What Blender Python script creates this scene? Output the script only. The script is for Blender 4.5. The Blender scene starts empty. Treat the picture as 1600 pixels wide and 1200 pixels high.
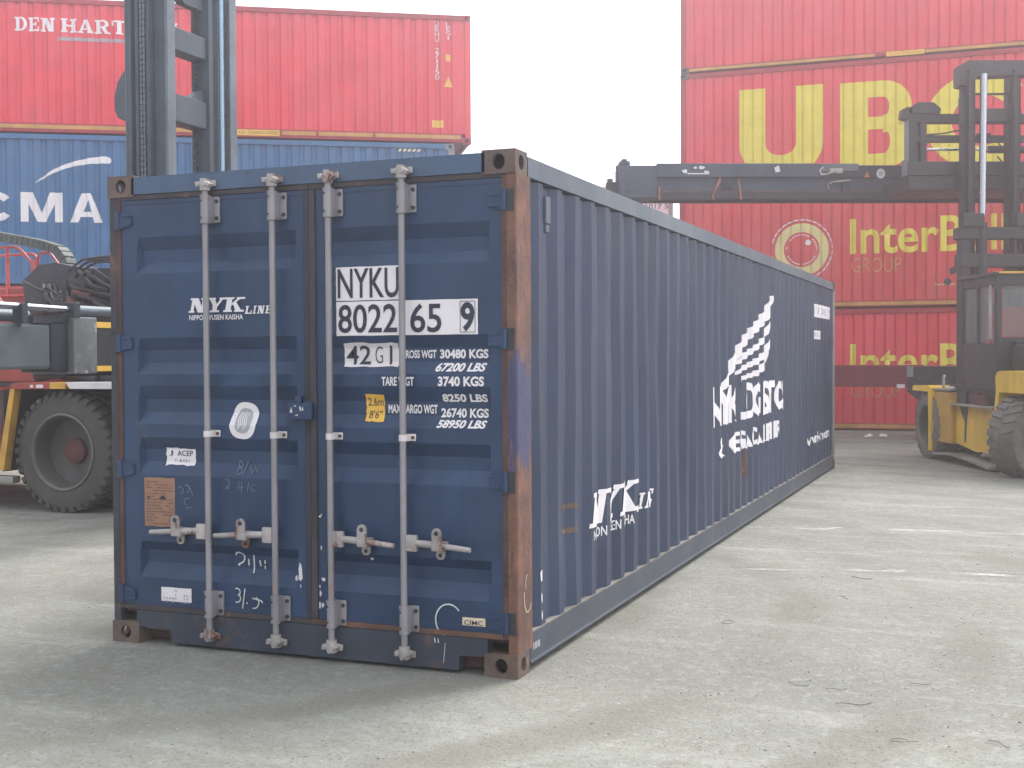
import bpy, bmesh, math, random
from mathutils import Vector, Matrix
R = math.radians
random.seed(7)
scene = bpy.context.scene
col = scene.collection

# ------------------------------------------------------------------ camera
cd = bpy.data.cameras.new('camera')
cam = bpy.data.objects.new('camera', cd); col.objects.link(cam)
cd.sensor_width = 36.0; cd.lens = 1945.31 / 1600 * 36.0
cd.clip_start = 0.1; cd.clip_end = 2000
cam.matrix_world = Matrix(((0.92979911, -0.00316755, 0.36805378, 2.20759),
                           (0.36802831, 0.02257663, -0.92954046, -5.63799),
                           (-0.00536505, 0.9997401, 0.02215748, 1.58193),
                           (0, 0, 0, 1)))
scene.camera = cam

# ------------------------------------------------------------------ sky, sun, exposure
SUN_EL, SUN_AZ = R(54), R(15)          # azimuth clockwise from +Y (behind the container)
w = bpy.data.worlds.new('World'); scene.world = w; w.use_nodes = True
nt = w.node_tree; nt.nodes.clear()
out = nt.nodes.new('ShaderNodeOutputWorld'); bg = nt.nodes.new('ShaderNodeBackground')
sky = nt.nodes.new('ShaderNodeTexSky'); sky.sky_type = 'NISHITA'; sky.sun_disc = False
sky.sun_elevation = SUN_EL; sky.sun_rotation = SUN_AZ
sky.dust_density = 3.0; sky.air_density = 1.0
mix = nt.nodes.new('ShaderNodeMix'); mix.data_type = 'RGBA'
mix.inputs[0].default_value = 0.82
# bright overcast, thinner cloud towards the sun and heavier cloud away from it
gm_ = nt.nodes.new('ShaderNodeTexCoord')
dt_ = nt.nodes.new('ShaderNodeVectorMath'); dt_.operation = 'DOT_PRODUCT'; dt_.inputs[1].default_value = (0.70, 0.46, 0.55)
nt.links.new(gm_.outputs['Generated'], dt_.inputs[0])
mr_ = nt.nodes.new('ShaderNodeMapRange'); mr_.inputs[1].default_value = -0.6; mr_.inputs[2].default_value = 0.95
nt.links.new(dt_.outputs['Value'], mr_.inputs[0])
cl_ = nt.nodes.new('ShaderNodeMix'); cl_.data_type = 'RGBA'
cl_.inputs[6].default_value = (6.6, 7.0, 7.8, 1); cl_.inputs[7].default_value = (19.0, 19.5, 20.2, 1)
nt.links.new(mr_.outputs[0], cl_.inputs[0]); nt.links.new(cl_.outputs[2], mix.inputs[7])
nt.links.new(sky.outputs[0], mix.inputs[6]); nt.links.new(mix.outputs[2], bg.inputs[0])
bg.inputs[1].default_value = 0.1
nt.links.new(bg.outputs[0], out.inputs[0])

sd = bpy.data.lights.new('sun', 'SUN'); sun = bpy.data.objects.new('sun', sd); col.objects.link(sun)
sd.energy = 3.4; sd.angle = R(30); sd.color = (1.0, 0.96, 0.9)
dirv = Vector((math.sin(SUN_AZ) * math.cos(SUN_EL), math.cos(SUN_AZ) * math.cos(SUN_EL), math.sin(SUN_EL)))
sun.rotation_euler = dirv.to_track_quat('Z', 'Y').to_euler()
sun.location = dirv * 60
vs = scene.view_settings
scene.display_settings.display_device = 'sRGB'
vs.view_transform = 'Standard'; vs.look = 'None'; vs.gamma = 1.0; vs.use_curve_mapping = False
vs.exposure = 0.58
scene.cycles.volume_bounces = 3
scene.cycles.max_bounces = 8

# ------------------------------------------------------------------ materials
def mat(name, c, rough=0.5, metal=0.0, var=0.18, rust=0.0, rustc=(0.13, 0.055, 0.03), scale=3.0, streak=0.5, bump=0.05,
        fade=(0.35, 0.35, 0.36), fadeamt=0.0, spec=0.4, flake=None, rz=0.55):
    """painted / worn surface: blotches, vertical streaks, optional rust patches, chalky fading"""
    m = bpy.data.materials.new(name); m.use_nodes = True
    n = m.node_tree; L = n.links.new; N = n.nodes.new
    b = n.nodes['Principled BSDF']
    b.inputs['Roughness'].default_value = rough; b.inputs['Metallic'].default_value = metal
    b.inputs['Specular IOR Level'].default_value = spec
    tc = N('ShaderNodeTexCoord')
    def noise(sc, det, sx=1, sy=1, sz=1, rg=0.6):
        mp = N('ShaderNodeMapping'); mp.inputs['Scale'].default_value = (sx, sy, sz)
        L(tc.outputs['Object'], mp.inputs[0])
        t = N('ShaderNodeTexNoise'); t.inputs['Scale'].default_value = sc; t.inputs['Detail'].default_value = det
        t.inputs['Roughness'].default_value = rg
        L(mp.outputs[0], t.inputs['Vector']); return t.outputs[0]
    def ramp(src, a, bb, va=0.0, vb=1.0):
        r = N('ShaderNodeMapRange'); r.inputs[1].default_value = a; r.inputs[2].default_value = bb
        r.inputs[3].default_value = va; r.inputs[4].default_value = vb
        L(src, r.inputs[0]); return r.outputs[0]
    def mixc(f, a, bcol):
        x = N('ShaderNodeMix'); x.data_type = 'RGBA'
        if isinstance(f, float): x.inputs[0].default_value = f
        else: L(f, x.inputs[0])
        for i, v in ((6, a), (7, bcol)):
            if isinstance(v, tuple): x.inputs[i].default_value = (*v, 1)
            else: L(v, x.inputs[i])
        return x.outputs[2]
    big = noise(scale, 6)
    stv = noise(9.0, 4, 1, 1, 0.06)
    dk = tuple(max(0, x * (1 - var)) for x in c); lt = tuple(min(1, x * (1 + var) + 0.004) for x in c)
    cc = mixc(ramp(big, 0.32, 0.68), dk, lt)
    if streak > 0:
        cc = mixc(ramp(stv, 0.52, 0.8, 0.0, streak), cc, tuple(x * 0.62 for x in c))
    if fadeamt > 0:
        cc = mixc(ramp(noise(1.1, 5, 1, 1, 0.5), 0.42, 0.72, 0.0, fadeamt), cc, fade)
    if rust > 0:
        rn = noise(5.5 if rz > .5 else 11, 9, 1, 1, rz, 0.72)
        rf = ramp(rn, 0.70 - 0.3 * rust, 0.76 - 0.3 * rust)
        rc = mixc(ramp(noise(30, 4), 0.3, 0.7), rustc, tuple(min(1, x * 1.9) for x in rustc))
        cc = mixc(rf, cc, rc)
    if flake:       # remaining old paint, thickest in one stretch of height
        (z0_, z1_), fc = flake
        sp = N('ShaderNodeSeparateXYZ'); L(tc.outputs['Object'], sp.inputs[0])
        mid = (z0_ + z1_) / 2; hw = (z1_ - z0_) / 2
        sb_ = N('ShaderNodeMath'); sb_.operation = 'SUBTRACT'; L(sp.outputs[2], sb_.inputs[0]); sb_.inputs[1].default_value = mid
        ab_ = N('ShaderNodeMath'); ab_.operation = 'ABSOLUTE'; L(sb_.outputs[0], ab_.inputs[0])
        near = ramp(ab_.outputs[0], hw * .5, hw * 1.7, 0.22, -0.16)
        ad_ = N('ShaderNodeMath'); ad_.operation = 'ADD'; L(noise(11, 8, 1.4, 1.4, .22, .7), ad_.inputs[0]); L(near, ad_.inputs[1])
        cc = mixc(ramp(ad_.outputs[0], .56, .62), cc, fc)
    L(cc, b.inputs['Base Color'])
    L(ramp(big, 0.3, 0.7, max(0.05, rough - 0.1), min(1, rough + 0.12)), b.inputs['Roughness'])
    if bump > 0:
        bp = N('ShaderNodeBump'); bp.inputs['Strength'].default_value = bump; bp.inputs['Distance'].default_value = 0.02
        L(noise(28, 6), bp.inputs['Height']); L(bp.outputs[0], b.inputs['Normal'])
    return m

M = {}
M['blue'] = mat('navy_container_paint', (0.018, 0.041, 0.096), 0.42, var=0.22, rust=0.16, rustc=(0.05, 0.045, 0.06), streak=0.55, fadeamt=0.35, fade=(0.055, 0.085, 0.145), scale=2.2)
M['blue_side'] = mat('navy_side_paint', (0.023, 0.036, 0.075), 0.45, spec=0.4, var=0.14, rust=0.07, rustc=(0.08, 0.045, 0.04), streak=0.35, fadeamt=0.3, fade=(0.075, 0.09, 0.125), scale=1.5)
M['blue_rail'] = mat('navy_rail_paint', (0.075, 0.10, 0.13), 0.5, rust=0.2, fadeamt=0.5, fade=(0.2, 0.22, 0.23))
M['blue_low'] = mat('scuffed_lower_rail_paint', (0.045, 0.055, 0.075), 0.6, rust=0.2, rustc=(0.09, 0.06, 0.05), fadeamt=0.5, fade=(0.11, 0.11, 0.115))
M['ledge'] = mat('dusty_ledge', (0.16, 0.145, 0.135), 0.9, var=0.3)
M['blue_head'] = mat('navy_header_paint', (0.05, 0.085, 0.15), 0.5, rust=0.12, fadeamt=0.2, fade=(0.14, 0.17, 0.22))
M['sill'] = mat('worn_sill_paint', (0.032, 0.042, 0.065), 0.6, rust=0.45, rustc=(0.06, 0.042, 0.04), fadeamt=0.3, fade=(0.08, 0.075, 0.075))
M['rustpost'] = mat('rusted_post_paint', (0.15, 0.07, 0.05), 0.75, var=0.5, rust=0.6, rustc=(0.075, 0.042, 0.036), fadeamt=0.5, fade=(0.21, 0.145, 0.12), streak=0.9, bump=0.3, scale=6, rz=0.16, flake=((1.0, 1.62), (0.06, 0.06, 0.12)))
M['rustblue'] = mat('blue_rust_post_paint', (0.085, 0.075, 0.15), 0.65, var=0.3, rust=0.55, rustc=(0.20, 0.08, 0.05), streak=0.6)
M['postdark'] = mat('dark_post_paint', (0.042, 0.042, 0.052), 0.7, var=0.4, rust=0.5, rustc=(0.085, 0.05, 0.042), streak=0.7, scale=5)
M['rustdark'] = mat('dark_rust', (0.085, 0.045, 0.036), 0.8, var=0.4, rust=0.4, rustc=(0.16, 0.07, 0.045), bump=0.25)
M['casting'] = mat('rusty_casting_steel', (0.115, 0.078, 0.062), 0.78, var=0.4, rust=0.55, rustc=(0.055, 0.05, 0.06), fadeamt=0.45, fade=(0.20, 0.155, 0.12), bump=0.4, scale=7)
M['gasket'] = mat('perished_rubber_gasket', (0.055, 0.048, 0.05), 0.85, var=0.35, rust=0.32, rustc=(0.10, 0.055, 0.045), scale=5)
M['gasket_rust'] = mat('rusty_gasket', (0.12, 0.06, 0.042), 0.85, var=0.4, rust=0.4, rustc=(0.06, 0.045, 0.045), scale=6)
M['gasket_dk'] = mat('dark_rubber_gasket', (0.034, 0.036, 0.05), 0.85, var=0.3, rust=0.3, rustc=(0.09, 0.05, 0.045))
M['galv'] = mat('galvanised_steel', (0.27, 0.255, 0.27), 0.5, 0.25, var=0.15, rust=0.2, rustc=(0.22, 0.12, 0.10), streak=0.5)
M['galv_rust'] = mat('rusty_galvanised_steel', (0.36, 0.33, 0.32), 0.65, 0.15, var=0.35, rust=0.5, rustc=(0.13, 0.07, 0.055), bump=0.3)
M['pale'] = mat('pale_worn_paint', (0.62, 0.57, 0.56), 0.55, var=0.15, rust=0.3, rustc=(0.22, 0.12, 0.09))
M['white'] = mat('white_decal', (0.74, 0.70, 0.72), 0.55, var=0.06, rust=0.0, streak=0.12, fadeamt=0.3, fade=(0.58, 0.55, 0.57))
M['white_worn'] = mat('worn_white_decal', (0.66, 0.62, 0.62), 0.6, var=0.12, rust=0.06, rustc=(0.09, 0.10, 0.14), streak=0.2)
M['ink'] = mat('dark_ink', (0.028, 0.03, 0.055), 0.6, var=0.2, streak=0.0, bump=0)
M['greyink'] = mat('faded_grey_ink', (0.36, 0.36, 0.38), 0.7, var=0.25, streak=0, bump=0)
M['chalk'] = mat('white_chalk', (0.62, 0.64, 0.62), 0.9, var=0.25, streak=0, bump=0)
M['faintchalk'] = mat('faint_chalk', (0.12, 0.155, 0.22), 0.9, var=0.3, streak=0, bump=0)
M['ghostchalk'] = mat('ghost_chalk', (0.05, 0.085, 0.14), 0.9, var=0.2, streak=0, bump=0)
M['brass'] = mat('brown_data_plate', (0.30, 0.165, 0.11), 0.6, var=0.2, rust=0.1)
M['brassink'] = mat('brown_plate_ink', (0.17, 0.085, 0.055), 0.6, var=0.2, streak=0, bump=0)
M['cream'] = mat('cream_sticker', (0.66, 0.55, 0.40), 0.55, var=0.06, streak=0.1)
M['yelstick'] = mat('yellow_sticker', (0.72, 0.43, 0.07), 0.5, var=0.06, streak=0.1)
M['red'] = mat('red_container_paint', (0.68, 0.05, 0.07), 0.5, var=0.10, rust=0.06, rustc=(0.2, 0.04, 0.03), streak=0.30, fadeamt=0.30, fade=(0.70, 0.16, 0.18), scale=1.2)
M['red_old'] = mat('old_red_container_paint', (0.58, 0.05, 0.055), 0.55, var=0.14, rust=0.16, rustc=(0.2, 0.06, 0.05), streak=0.45, fadeamt=0.5, fade=(0.60, 0.17, 0.16), scale=1.2)
M['red_dark'] = mat('red_rail_paint', (0.34, 0.03, 0.04), 0.6, var=0.2, rust=0.2, rustc=(0.12, 0.03, 0.03))
M['cmablue'] = mat('blue_container_paint', (0.030, 0.125, 0.27), 0.5, var=0.14, rust=0.08, streak=0.4, fadeamt=0.3, fade=(0.10, 0.20, 0.32), scale=1.2)
M['yellow'] = mat('yellow_decal', (0.72, 0.60, 0.07), 0.55, var=0.08, streak=0.35, rust=0.10, rustc=(0.35, 0.16, 0.05), fadeamt=0.2, fade=(0.66, 0.56, 0.2))
M['ochre'] = mat('ochre_stripe', (0.50, 0.27, 0.08), 0.6, var=0.2, streak=0.4, rust=0.15)
M['dullochre'] = mat('scraped_dull_paint', (0.12, 0.075, 0.06), 0.7, var=0.3)
M['ringyel'] = mat('pale_yellow_decal', (0.66, 0.58, 0.27), 0.6, var=0.1, streak=0.3, rust=0.12, rustc=(0.3, 0.08, 0.07))
M['outyel'] = mat('faded_yellow_decal', (0.58, 0.27, 0.10), 0.6, var=0.15, streak=0.4)
M['greybar'] = mat('grey_decal', (0.36, 0.30, 0.34), 0.6, var=0.1, streak=0.3)
M['pale_wall'] = mat('white_container_paint', (0.66, 0.68, 0.69), 0.5, var=0.06, streak=0.3, rust=0.08)
M['greypost'] = mat('grey_post_paint', (0.20, 0.21, 0.22), 0.6, rust=0.2)
M['mast'] = mat('grey_mast_steel', (0.042, 0.062, 0.084), 0.5, 0.0, var=0.3, rust=0.12, rustc=(0.10, 0.08, 0.07), streak=0.5, fadeamt=0.3, fade=(0.12, 0.14, 0.15))
M['mastlt'] = mat('pale_and_lit_steel', (0.12, 0.15, 0.175), 0.45, 0.1, var=0.2, rust=0.12, rustc=(0.1, 0.08, 0.07), streak=0.6)  # light on the mast flanges put into the colour; other pale parts share it
M['mastdk'] = mat('dark_greasy_steel', (0.026, 0.032, 0.04), 0.5, var=0.4, rust=0.1, rustc=(0.08, 0.06, 0.05), fadeamt=0.15, fade=(0.1, 0.1, 0.1))
M['black'] = mat('black_machine_paint', (0.022, 0.022, 0.026), 0.5, var=0.35, rust=0.12, rustc=(0.09, 0.06, 0.05), fadeamt=0.3, fade=(0.075, 0.075, 0.08))
M['beam'] = mat('grey_beam_paint', (0.085, 0.11, 0.118), 0.5, var=0.2, streak=0.0, rust=0.08, rustc=(0.13, 0.13, 0.13), fadeamt=0.3, fade=(0.12, 0.15, 0.155))
M['wornplate'] = mat('scraped_grey_plate', (0.14, 0.15, 0.155), 0.55, 0.2, var=0.3, rust=0.42, rustc=(0.30, 0.31, 0.31), streak=0.6, bump=0.2)
M['chrome'] = mat('chromed_rod', (0.42, 0.42, 0.46), 0.28, 1.0, var=0.05, streak=0, bump=0)
M['mastrod'] = mat('blue_lit_rod', (0.20, 0.30, 0.38), 0.3, 0.9, var=0.1, streak=0, bump=0)  # bluish highlight on the chrome rod is put into its base colour
M['rackpaint'] = mat('dark_navy_rack_paint', (0.030, 0.046, 0.075), 0.6, var=0.3, rust=0.28, rustc=(0.10, 0.06, 0.055), fadeamt=0.4, fade=(0.09, 0.11, 0.135))
M['rackdk'] = mat('black_rack_paint', (0.018, 0.021, 0.028), 0.6, var=0.3, rust=0.12, rustc=(0.09, 0.06, 0.055))
M['rope'] = mat('frayed_orange_strap', (0.33, 0.13, 0.08), 0.85, var=0.3, streak=0)
M['orange'] = mat('orange_mark', (0.45, 0.17, 0.08), 0.6, streak=0)
M['machred'] = mat('red_machine_paint', (0.30, 0.05, 0.036), 0.45, var=0.2, rust=0.1, rustc=(0.15, 0.06, 0.04), fadeamt=0.3, fade=(0.42, 0.10, 0.08))
M['railred'] = mat('red_handrail_paint', (0.55, 0.065, 0.055), 0.3, var=0.1, streak=0, bump=0, spec=0.8)
M['machyel'] = mat('yellow_machine_paint', (0.78, 0.50, 0.045), 0.45, var=0.15, rust=0.2, rustc=(0.22, 0.12, 0.05), streak=0.5, fadeamt=0.2, fade=(0.74, 0.55, 0.18), scale=2.5)
M['machamber'] = mat('amber_machine_paint', (0.55, 0.31, 0.05), 0.5, var=0.2, rust=0.2, rustc=(0.25, 0.14, 0.07))
M['tyre'] = mat('dusty_tyre_rubber', (0.058, 0.054, 0.052), 0.9, var=0.3, streak=0, fadeamt=0.7, fade=(0.13, 0.12, 0.11), scale=5, bump=0.25)
M['tyrepale'] = mat('dust_caked_tyre_rubber', (0.13, 0.12, 0.11), 0.92, var=0.25, streak=0, fadeamt=0.7, fade=(0.22, 0.205, 0.185), scale=5, bump=0.25)
M['rim'] = mat('dirty_rim', (0.085, 0.08, 0.078), 0.7, var=0.3, streak=0, rust=0.3, rustc=(0.12, 0.07, 0.05))
M['rimred'] = mat('dirty_red_hub', (0.11, 0.04, 0.036), 0.7, var=0.3, streak=0, rust=0.2)
M['rubber'] = mat('hose_rubber', (0.03, 0.034, 0.036), 0.6, var=0.3, streak=0)
M['chain'] = mat('plastic_drag_chain', (0.075, 0.092, 0.088), 0.6, var=0.25, streak=0)
M['trailred'] = mat('dark_red_trailer_paint', (0.17, 0.018, 0.028), 0.6, var=0.2, rust=0.15, rustc=(0.09, 0.03, 0.03))
M['seatred'] = mat('red_seat_cloth', (0.45, 0.05, 0.04), 0.8, var=0.15, streak=0)
M['stepgrey'] = mat('bare_step_metal', (0.34, 0.33, 0.31), 0.45, 0.4, var=0.3, rust=0.25, streak=0)
M['stone'] = mat('loose_stone', (0.17, 0.165, 0.145), 0.9, var=0.6, streak=0)
M['wire'] = mat('rusty_wire', (0.12, 0.11, 0.092), 0.8, var=0.3, streak=0, bump=0)
M['litter'] = mat('white_litter', (0.7, 0.68, 0.66), 0.7, streak=0)

def glass_mat():
    m = bpy.data.materials.new('cab_glass'); m.use_nodes = True
    n = m.node_tree; b = n.nodes['Principled BSDF']
    b.inputs['Base Color'].default_value = (0.22, 0.24, 0.24, 1)
    b.inputs['Roughness'].default_value = 0.06
    b.inputs['Alpha'].default_value = 0.42
    t = n.nodes.new('ShaderNodeTexNoise'); t.inputs['Scale'].default_value = 4
    r = n.nodes.new('ShaderNodeMapRange'); r.inputs[3].default_value = 0.15; r.inputs[4].default_value = 0.4
    n.links.new(t.outputs[0], r.inputs[0]); n.links.new(r.outputs[0], b.inputs['Alpha'])
    return m
M['glass'] = glass_mat()

def ground_mat():
    m = bpy.data.materials.new('dusty_concrete_yard'); m.use_nodes = True
    n = m.node_tree; L = n.links.new; N = n.nodes.new; b = n.nodes['Principled BSDF']
    b.inputs['Roughness'].default_value = 0.92; b.inputs['Specular IOR Level'].default_value = 0.15
    tc = N('ShaderNodeTexCoord')
    def noise(sc, det, s=(1, 1, 1), rg=0.6, rot=0.0, dist=0.0):
        mp = N('ShaderNodeMapping'); mp.inputs['Scale'].default_value = s; mp.inputs['Rotation'].default_value = (0, 0, rot)
        L(tc.outputs['Object'], mp.inputs[0])
        t = N('ShaderNodeTexNoise'); t.inputs['Scale'].default_value = sc; t.inputs['Detail'].default_value = det
        t.inputs['Roughness'].default_value = rg; t.inputs['Distortion'].default_value = dist
        L(mp.outputs[0], t.inputs['Vector']); return t.outputs[0]
    def ramp(src, a, bb, va=0.0, vb=1.0):
        r = N('ShaderNodeMapRange'); r.inputs[1].default_value = a; r.inputs[2].default_value = bb
        r.inputs[3].default_value = va; r.inputs[4].default_value = vb
        L(src, r.inputs[0]); return r.outputs[0]
    def mixc(f, a, bcol, mode='MIX'):
        x = N('ShaderNodeMix'); x.data_type = 'RGBA'; x.blend_type = mode
        if isinstance(f, float): x.inputs[0].default_value = f
        else: L(f, x.inputs[0])
        for i, v in ((6, a), (7, bcol)):
            if isinstance(v, tuple): x.inputs[i].default_value = (*v, 1)
            else: L(v, x.inputs[i])
        return x.outputs[2]
    c = mixc(ramp(noise(0.35, 10, rg=0.68), 0.36, 0.64), (0.185, 0.188, 0.170), (0.325, 0.33, 0.295))
    c = mixc(ramp(noise(1.6, 8, rg=0.7), 0.42, 0.68, 0, 0.6), c, (0.20, 0.196, 0.170))
    c = mixc(ramp(noise(5.5, 9, rg=0.75), 0.42, 0.66, 0, 0.6), c, (0.175, 0.172, 0.150))
    c = mixc(ramp(noise(13, 8, (1, 1, 1), rg=0.7), 0.50, 0.66, 0, 0.45), c, (0.385, 0.388, 0.362))
    # long scrape and tyre trails
    c = mixc(ramp(noise(2.2, 6, (0.16, 1.6, 1), 0.65, R(14), 0.4), 0.52, 0.74, 0, 0.5), c, (0.245, 0.24, 0.21))
    c = mixc(ramp(noise(1.5, 5, (0.2, 2.2, 1), 0.6, R(-31), 0.6), 0.55, 0.75, 0, 0.4), c, (0.47, 0.465, 0.43))
    # curved tyre sweeps
    mp = N('ShaderNodeMapping'); mp.inputs['Location'].default_value = (3.2, -1.4, 0); L(tc.outputs['Object'], mp.inputs[0])
    wv = N('ShaderNodeTexWave'); wv.wave_type = 'RINGS'; wv.rings_direction = 'Z'; wv.inputs['Scale'].default_value = 0.33
    wv.inputs['Distortion'].default_value = 1.6; wv.inputs['Detail'].default_value = 3; wv.inputs['Detail Scale'].default_value = 1.5
    L(mp.outputs[0], wv.inputs['Vector'])
    sw = N('ShaderNodeMath'); sw.operation = 'MULTIPLY'
    L(ramp(wv.outputs['Fac'], 0.62, 0.95, 0, 0.7), sw.inputs[0]); L(ramp(noise(0.5, 4), 0.42, 0.56), sw.inputs[1])
    c = mixc(sw.outputs[0], c, (0.185, 0.18, 0.155))
    # grit: dark and pale specks
    c = mixc(ramp(noise(60, 3, rg=0.5), 0.32, 0.40, 0.85, 0), c, (0.10, 0.095, 0.08))
    c = mixc(ramp(noise(26, 5, rg=0.75), 0.28, 0.46, 0.55, 0), c, (0.13, 0.125, 0.105))
    c = mixc(ramp(noise(34, 4, rg=0.6), 0.64, 0.70, 0, 0.6), c, (0.50, 0.50, 0.47))
    c = mixc(ramp(noise(130, 2), 0.35, 0.65, 0, 0.22), c, (0.22, 0.215, 0.19))
    # a few oil stains
    c = mixc(ramp(noise(0.8, 5, rg=0.55, dist=0.5), 0.68, 0.76, 0, 0.55), c, (0.14, 0.135, 0.12))
    L(c, b.inputs['Base Color'])
    bp = N('ShaderNodeBump'); bp.inputs['Strength'].default_value = 0.7; bp.inputs['Distance'].default_value = 0.03
    ad = N('ShaderNodeMath'); ad.operation = 'ADD'; L(noise(45, 6, rg=0.7), ad.inputs[0]); L(noise(6, 6), ad.inputs[1])
    L(ad.outputs[0], bp.inputs['Height']); L(bp.outputs[0], b.inputs['Normal'])
    return m
M['ground'] = ground_mat()

def worn_line_mat():
    m = bpy.data.materials.new('worn_chalk_line'); m.use_nodes = True
    n = m.node_tree; L = n.links.new; b = n.nodes['Principled BSDF']
    b.inputs['Base Color'].default_value = (0.85, 0.85, 0.83, 1); b.inputs['Roughness'].default_value = 0.9
    tc = n.nodes.new('ShaderNodeTexCoord')
    def noise(sc, det, s):
        mp = n.nodes.new('ShaderNodeMapping'); mp.inputs['Scale'].default_value = s; L(tc.outputs['Object'], mp.inputs[0])
        t = n.nodes.new('ShaderNodeTexNoise'); t.inputs['Scale'].default_value = sc; t.inputs['Detail'].default_value = det
        t.inputs['Roughness'].default_value = 0.75; L(mp.outputs[0], t.inputs['Vector']); return t.outputs[0]
    def ramp(src, a, bb, va, vb):
        r = n.nodes.new('ShaderNodeMapRange'); r.inputs[1].default_value = a; r.inputs[2].default_value = bb
        r.inputs[3].default_value = va; r.inputs[4].default_value = vb; L(src, r.inputs[0]); return r.outputs[0]
    mu = n.nodes.new('ShaderNodeMath'); mu.operation = 'MULTIPLY'
    L(ramp(noise(2.3, 3, (1, .3, 1)), 0.44, 0.66, 0.05, 0.5), mu.inputs[0]); L(ramp(noise(22, 6, (1, 2, 1)), 0.38, 0.60, 0, 1.0), mu.inputs[1])
    L(mu.outputs[0], b.inputs['Alpha'])
    return m
M['line'] = worn_line_mat()

# ------------------------------------------------------------------ mesh building
class MB:
    def __init__(s): s.bm = bmesh.new(); s.mi = 0
    def face(s, pts):
        f = s.bm.faces.new([s.bm.verts.new(p) for p in pts]); f.material_index = s.mi; return s
    def box(s, x0, x1, y0, y1, z0, z1, bev=0.0, rot=None, org=None):
        if x0 > x1: x0, x1 = x1, x0
        if y0 > y1: y0, y1 = y1, y0
        if z0 > z1: z0, z1 = z1, z0
        t = bmesh.new()
        bmesh.ops.create_cube(t, size=1.0)
        for v in t.verts:
            v.co = Vector((x0 + (v.co.x + .5) * (x1 - x0), y0 + (v.co.y + .5) * (y1 - y0), z0 + (v.co.z + .5) * (z1 - z0)))
        if bev > 0:
            bmesh.ops.bevel(t, geom=t.edges[:], offset=bev, segments=2, profile=0.6, affect='EDGES')
        s._merge(t, rot, org); return s
    def _merge(s, t, rot=None, org=None):
        if rot is not None:
            o = Vector(org) if org is not None else Vector((0, 0, 0))
            for v in t.verts: v.co = o + rot @ (v.co - o)
        mp = {}
        for v in t.verts: mp[v] = s.bm.verts.new(v.co)
        for f in t.faces:
            g = s.bm.faces.new([mp[v] for v in f.verts]); g.material_index = s.mi
        t.free()
    def prism(s, poly, axis, a, b):
        """poly: 2D outline in the two other axes (kept in x,y,z order); extruded from a to b along axis"""
        def P(u, v, t): return {'x': (t, u, v), 'y': (u, t, v), 'z': (u, v, t)}[axis]
        A = [s.bm.verts.new(P(u, v, a)) for u, v in poly]; B = [s.bm.verts.new(P(u, v, b)) for u, v in poly]
        n = len(poly); fs = [s.bm.faces.new(A), s.bm.faces.new(B[::-1])]
        for i in range(n): fs.append(s.bm.faces.new((A[i], B[i], B[(i + 1) % n], A[(i + 1) % n])))
        for f in fs: f.material_index = s.mi
        bmesh.ops.recalc_face_normals(s.bm, faces=fs)
        return s
    def tube(s, pts, r, n=10, caps=True):
        pts = [Vector(p) for p in pts]; rings = []
        rr = r if isinstance(r, (list, tuple)) else [r] * len(pts)
        prev = None
        for i, p in enumerate(pts):
            d = (pts[min(i + 1, len(pts) - 1)] - pts[max(i - 1, 0)]).normalized()
            if prev is None:
                u = d.orthogonal().normalized()
            else:
                u = (prev - d * prev.dot(d)); u = u.normalized() if u.length > 1e-6 else d.orthogonal().normalized()
            prev = u; v = d.cross(u)
            rings.append([s.bm.verts.new(p + (u * math.cos(k * 2 * math.pi / n) + v * math.sin(k * 2 * math.pi / n)) * rr[i]) for k in range(n)])
        for a, b in zip(rings, rings[1:]):
            for k in range(n):
                f = s.bm.faces.new((a[k], a[(k + 1) % n], b[(k + 1) % n], b[k])); f.material_index = s.mi
        if caps:
            f = s.bm.faces.new(rings[0][::-1]); f.material_index = s.mi
            f = s.bm.faces.new(rings[-1]); f.material_index = s.mi
        return s
    def lathe(s, prof, c, axis='y', n=32):
        """prof: list of (t, r) along axis"""
        rings = []
        for t, r in prof:
            ring = []
            for k in range(n):
                a = 2 * math.pi * k / n; u, v = r * math.cos(a), r * math.sin(a)
                p = {'x': (t, u, v), 'y': (u, t, v), 'z': (u, v, t)}[axis]
                ring.append(s.bm.verts.new((c[0] + p[0], c[1] + p[1], c[2] + p[2])))
            rings.append(ring)
        fs = []
        for a, b in zip(rings, rings[1:]):
            for k in range(n): fs.append(s.bm.faces.new((a[k], a[(k + 1) % n], b[(k + 1) % n], b[k])))
        for f in fs: f.material_index = s.mi
        return s
    def build(s, name, mats, parent=None, smooth=None):
        me = bpy.data.meshes.new(name)
        if smooth: bmesh.ops.recalc_face_normals(s.bm, faces=s.bm.faces[:])
        s.bm.to_mesh(me); s.bm.free()
        for m in (mats if isinstance(mats, (list, tuple)) else [mats]): me.materials.append(M[m])
        if smooth:
            for p in me.polygons: p.use_smooth = True
            me.set_sharp_from_angle(angle=R(smooth))
        o = bpy.data.objects.new(name, me); col.objects.link(o)
        if parent: o.parent = parent
        return o

def thing(name, label, cat, loc=(0, 0, 0), rotz=0.0, group=None):
    o = bpy.data.objects.new(name, None); col.objects.link(o)
    o.empty_display_size = 0.3
    o.location = loc; o.rotation_euler = (0, 0, rotz)
    o['label'] = label; o['category'] = cat
    if group: o['group'] = group
    return o
def pivot(name, parent, loc=(0, 0, 0), rotz=0.0):
    o = bpy.data.objects.new(name, None); col.objects.link(o); o.parent = parent
    o.empty_display_size = 0.1; o.location = loc; o.rotation_euler = (0, 0, rotz); return o

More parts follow.
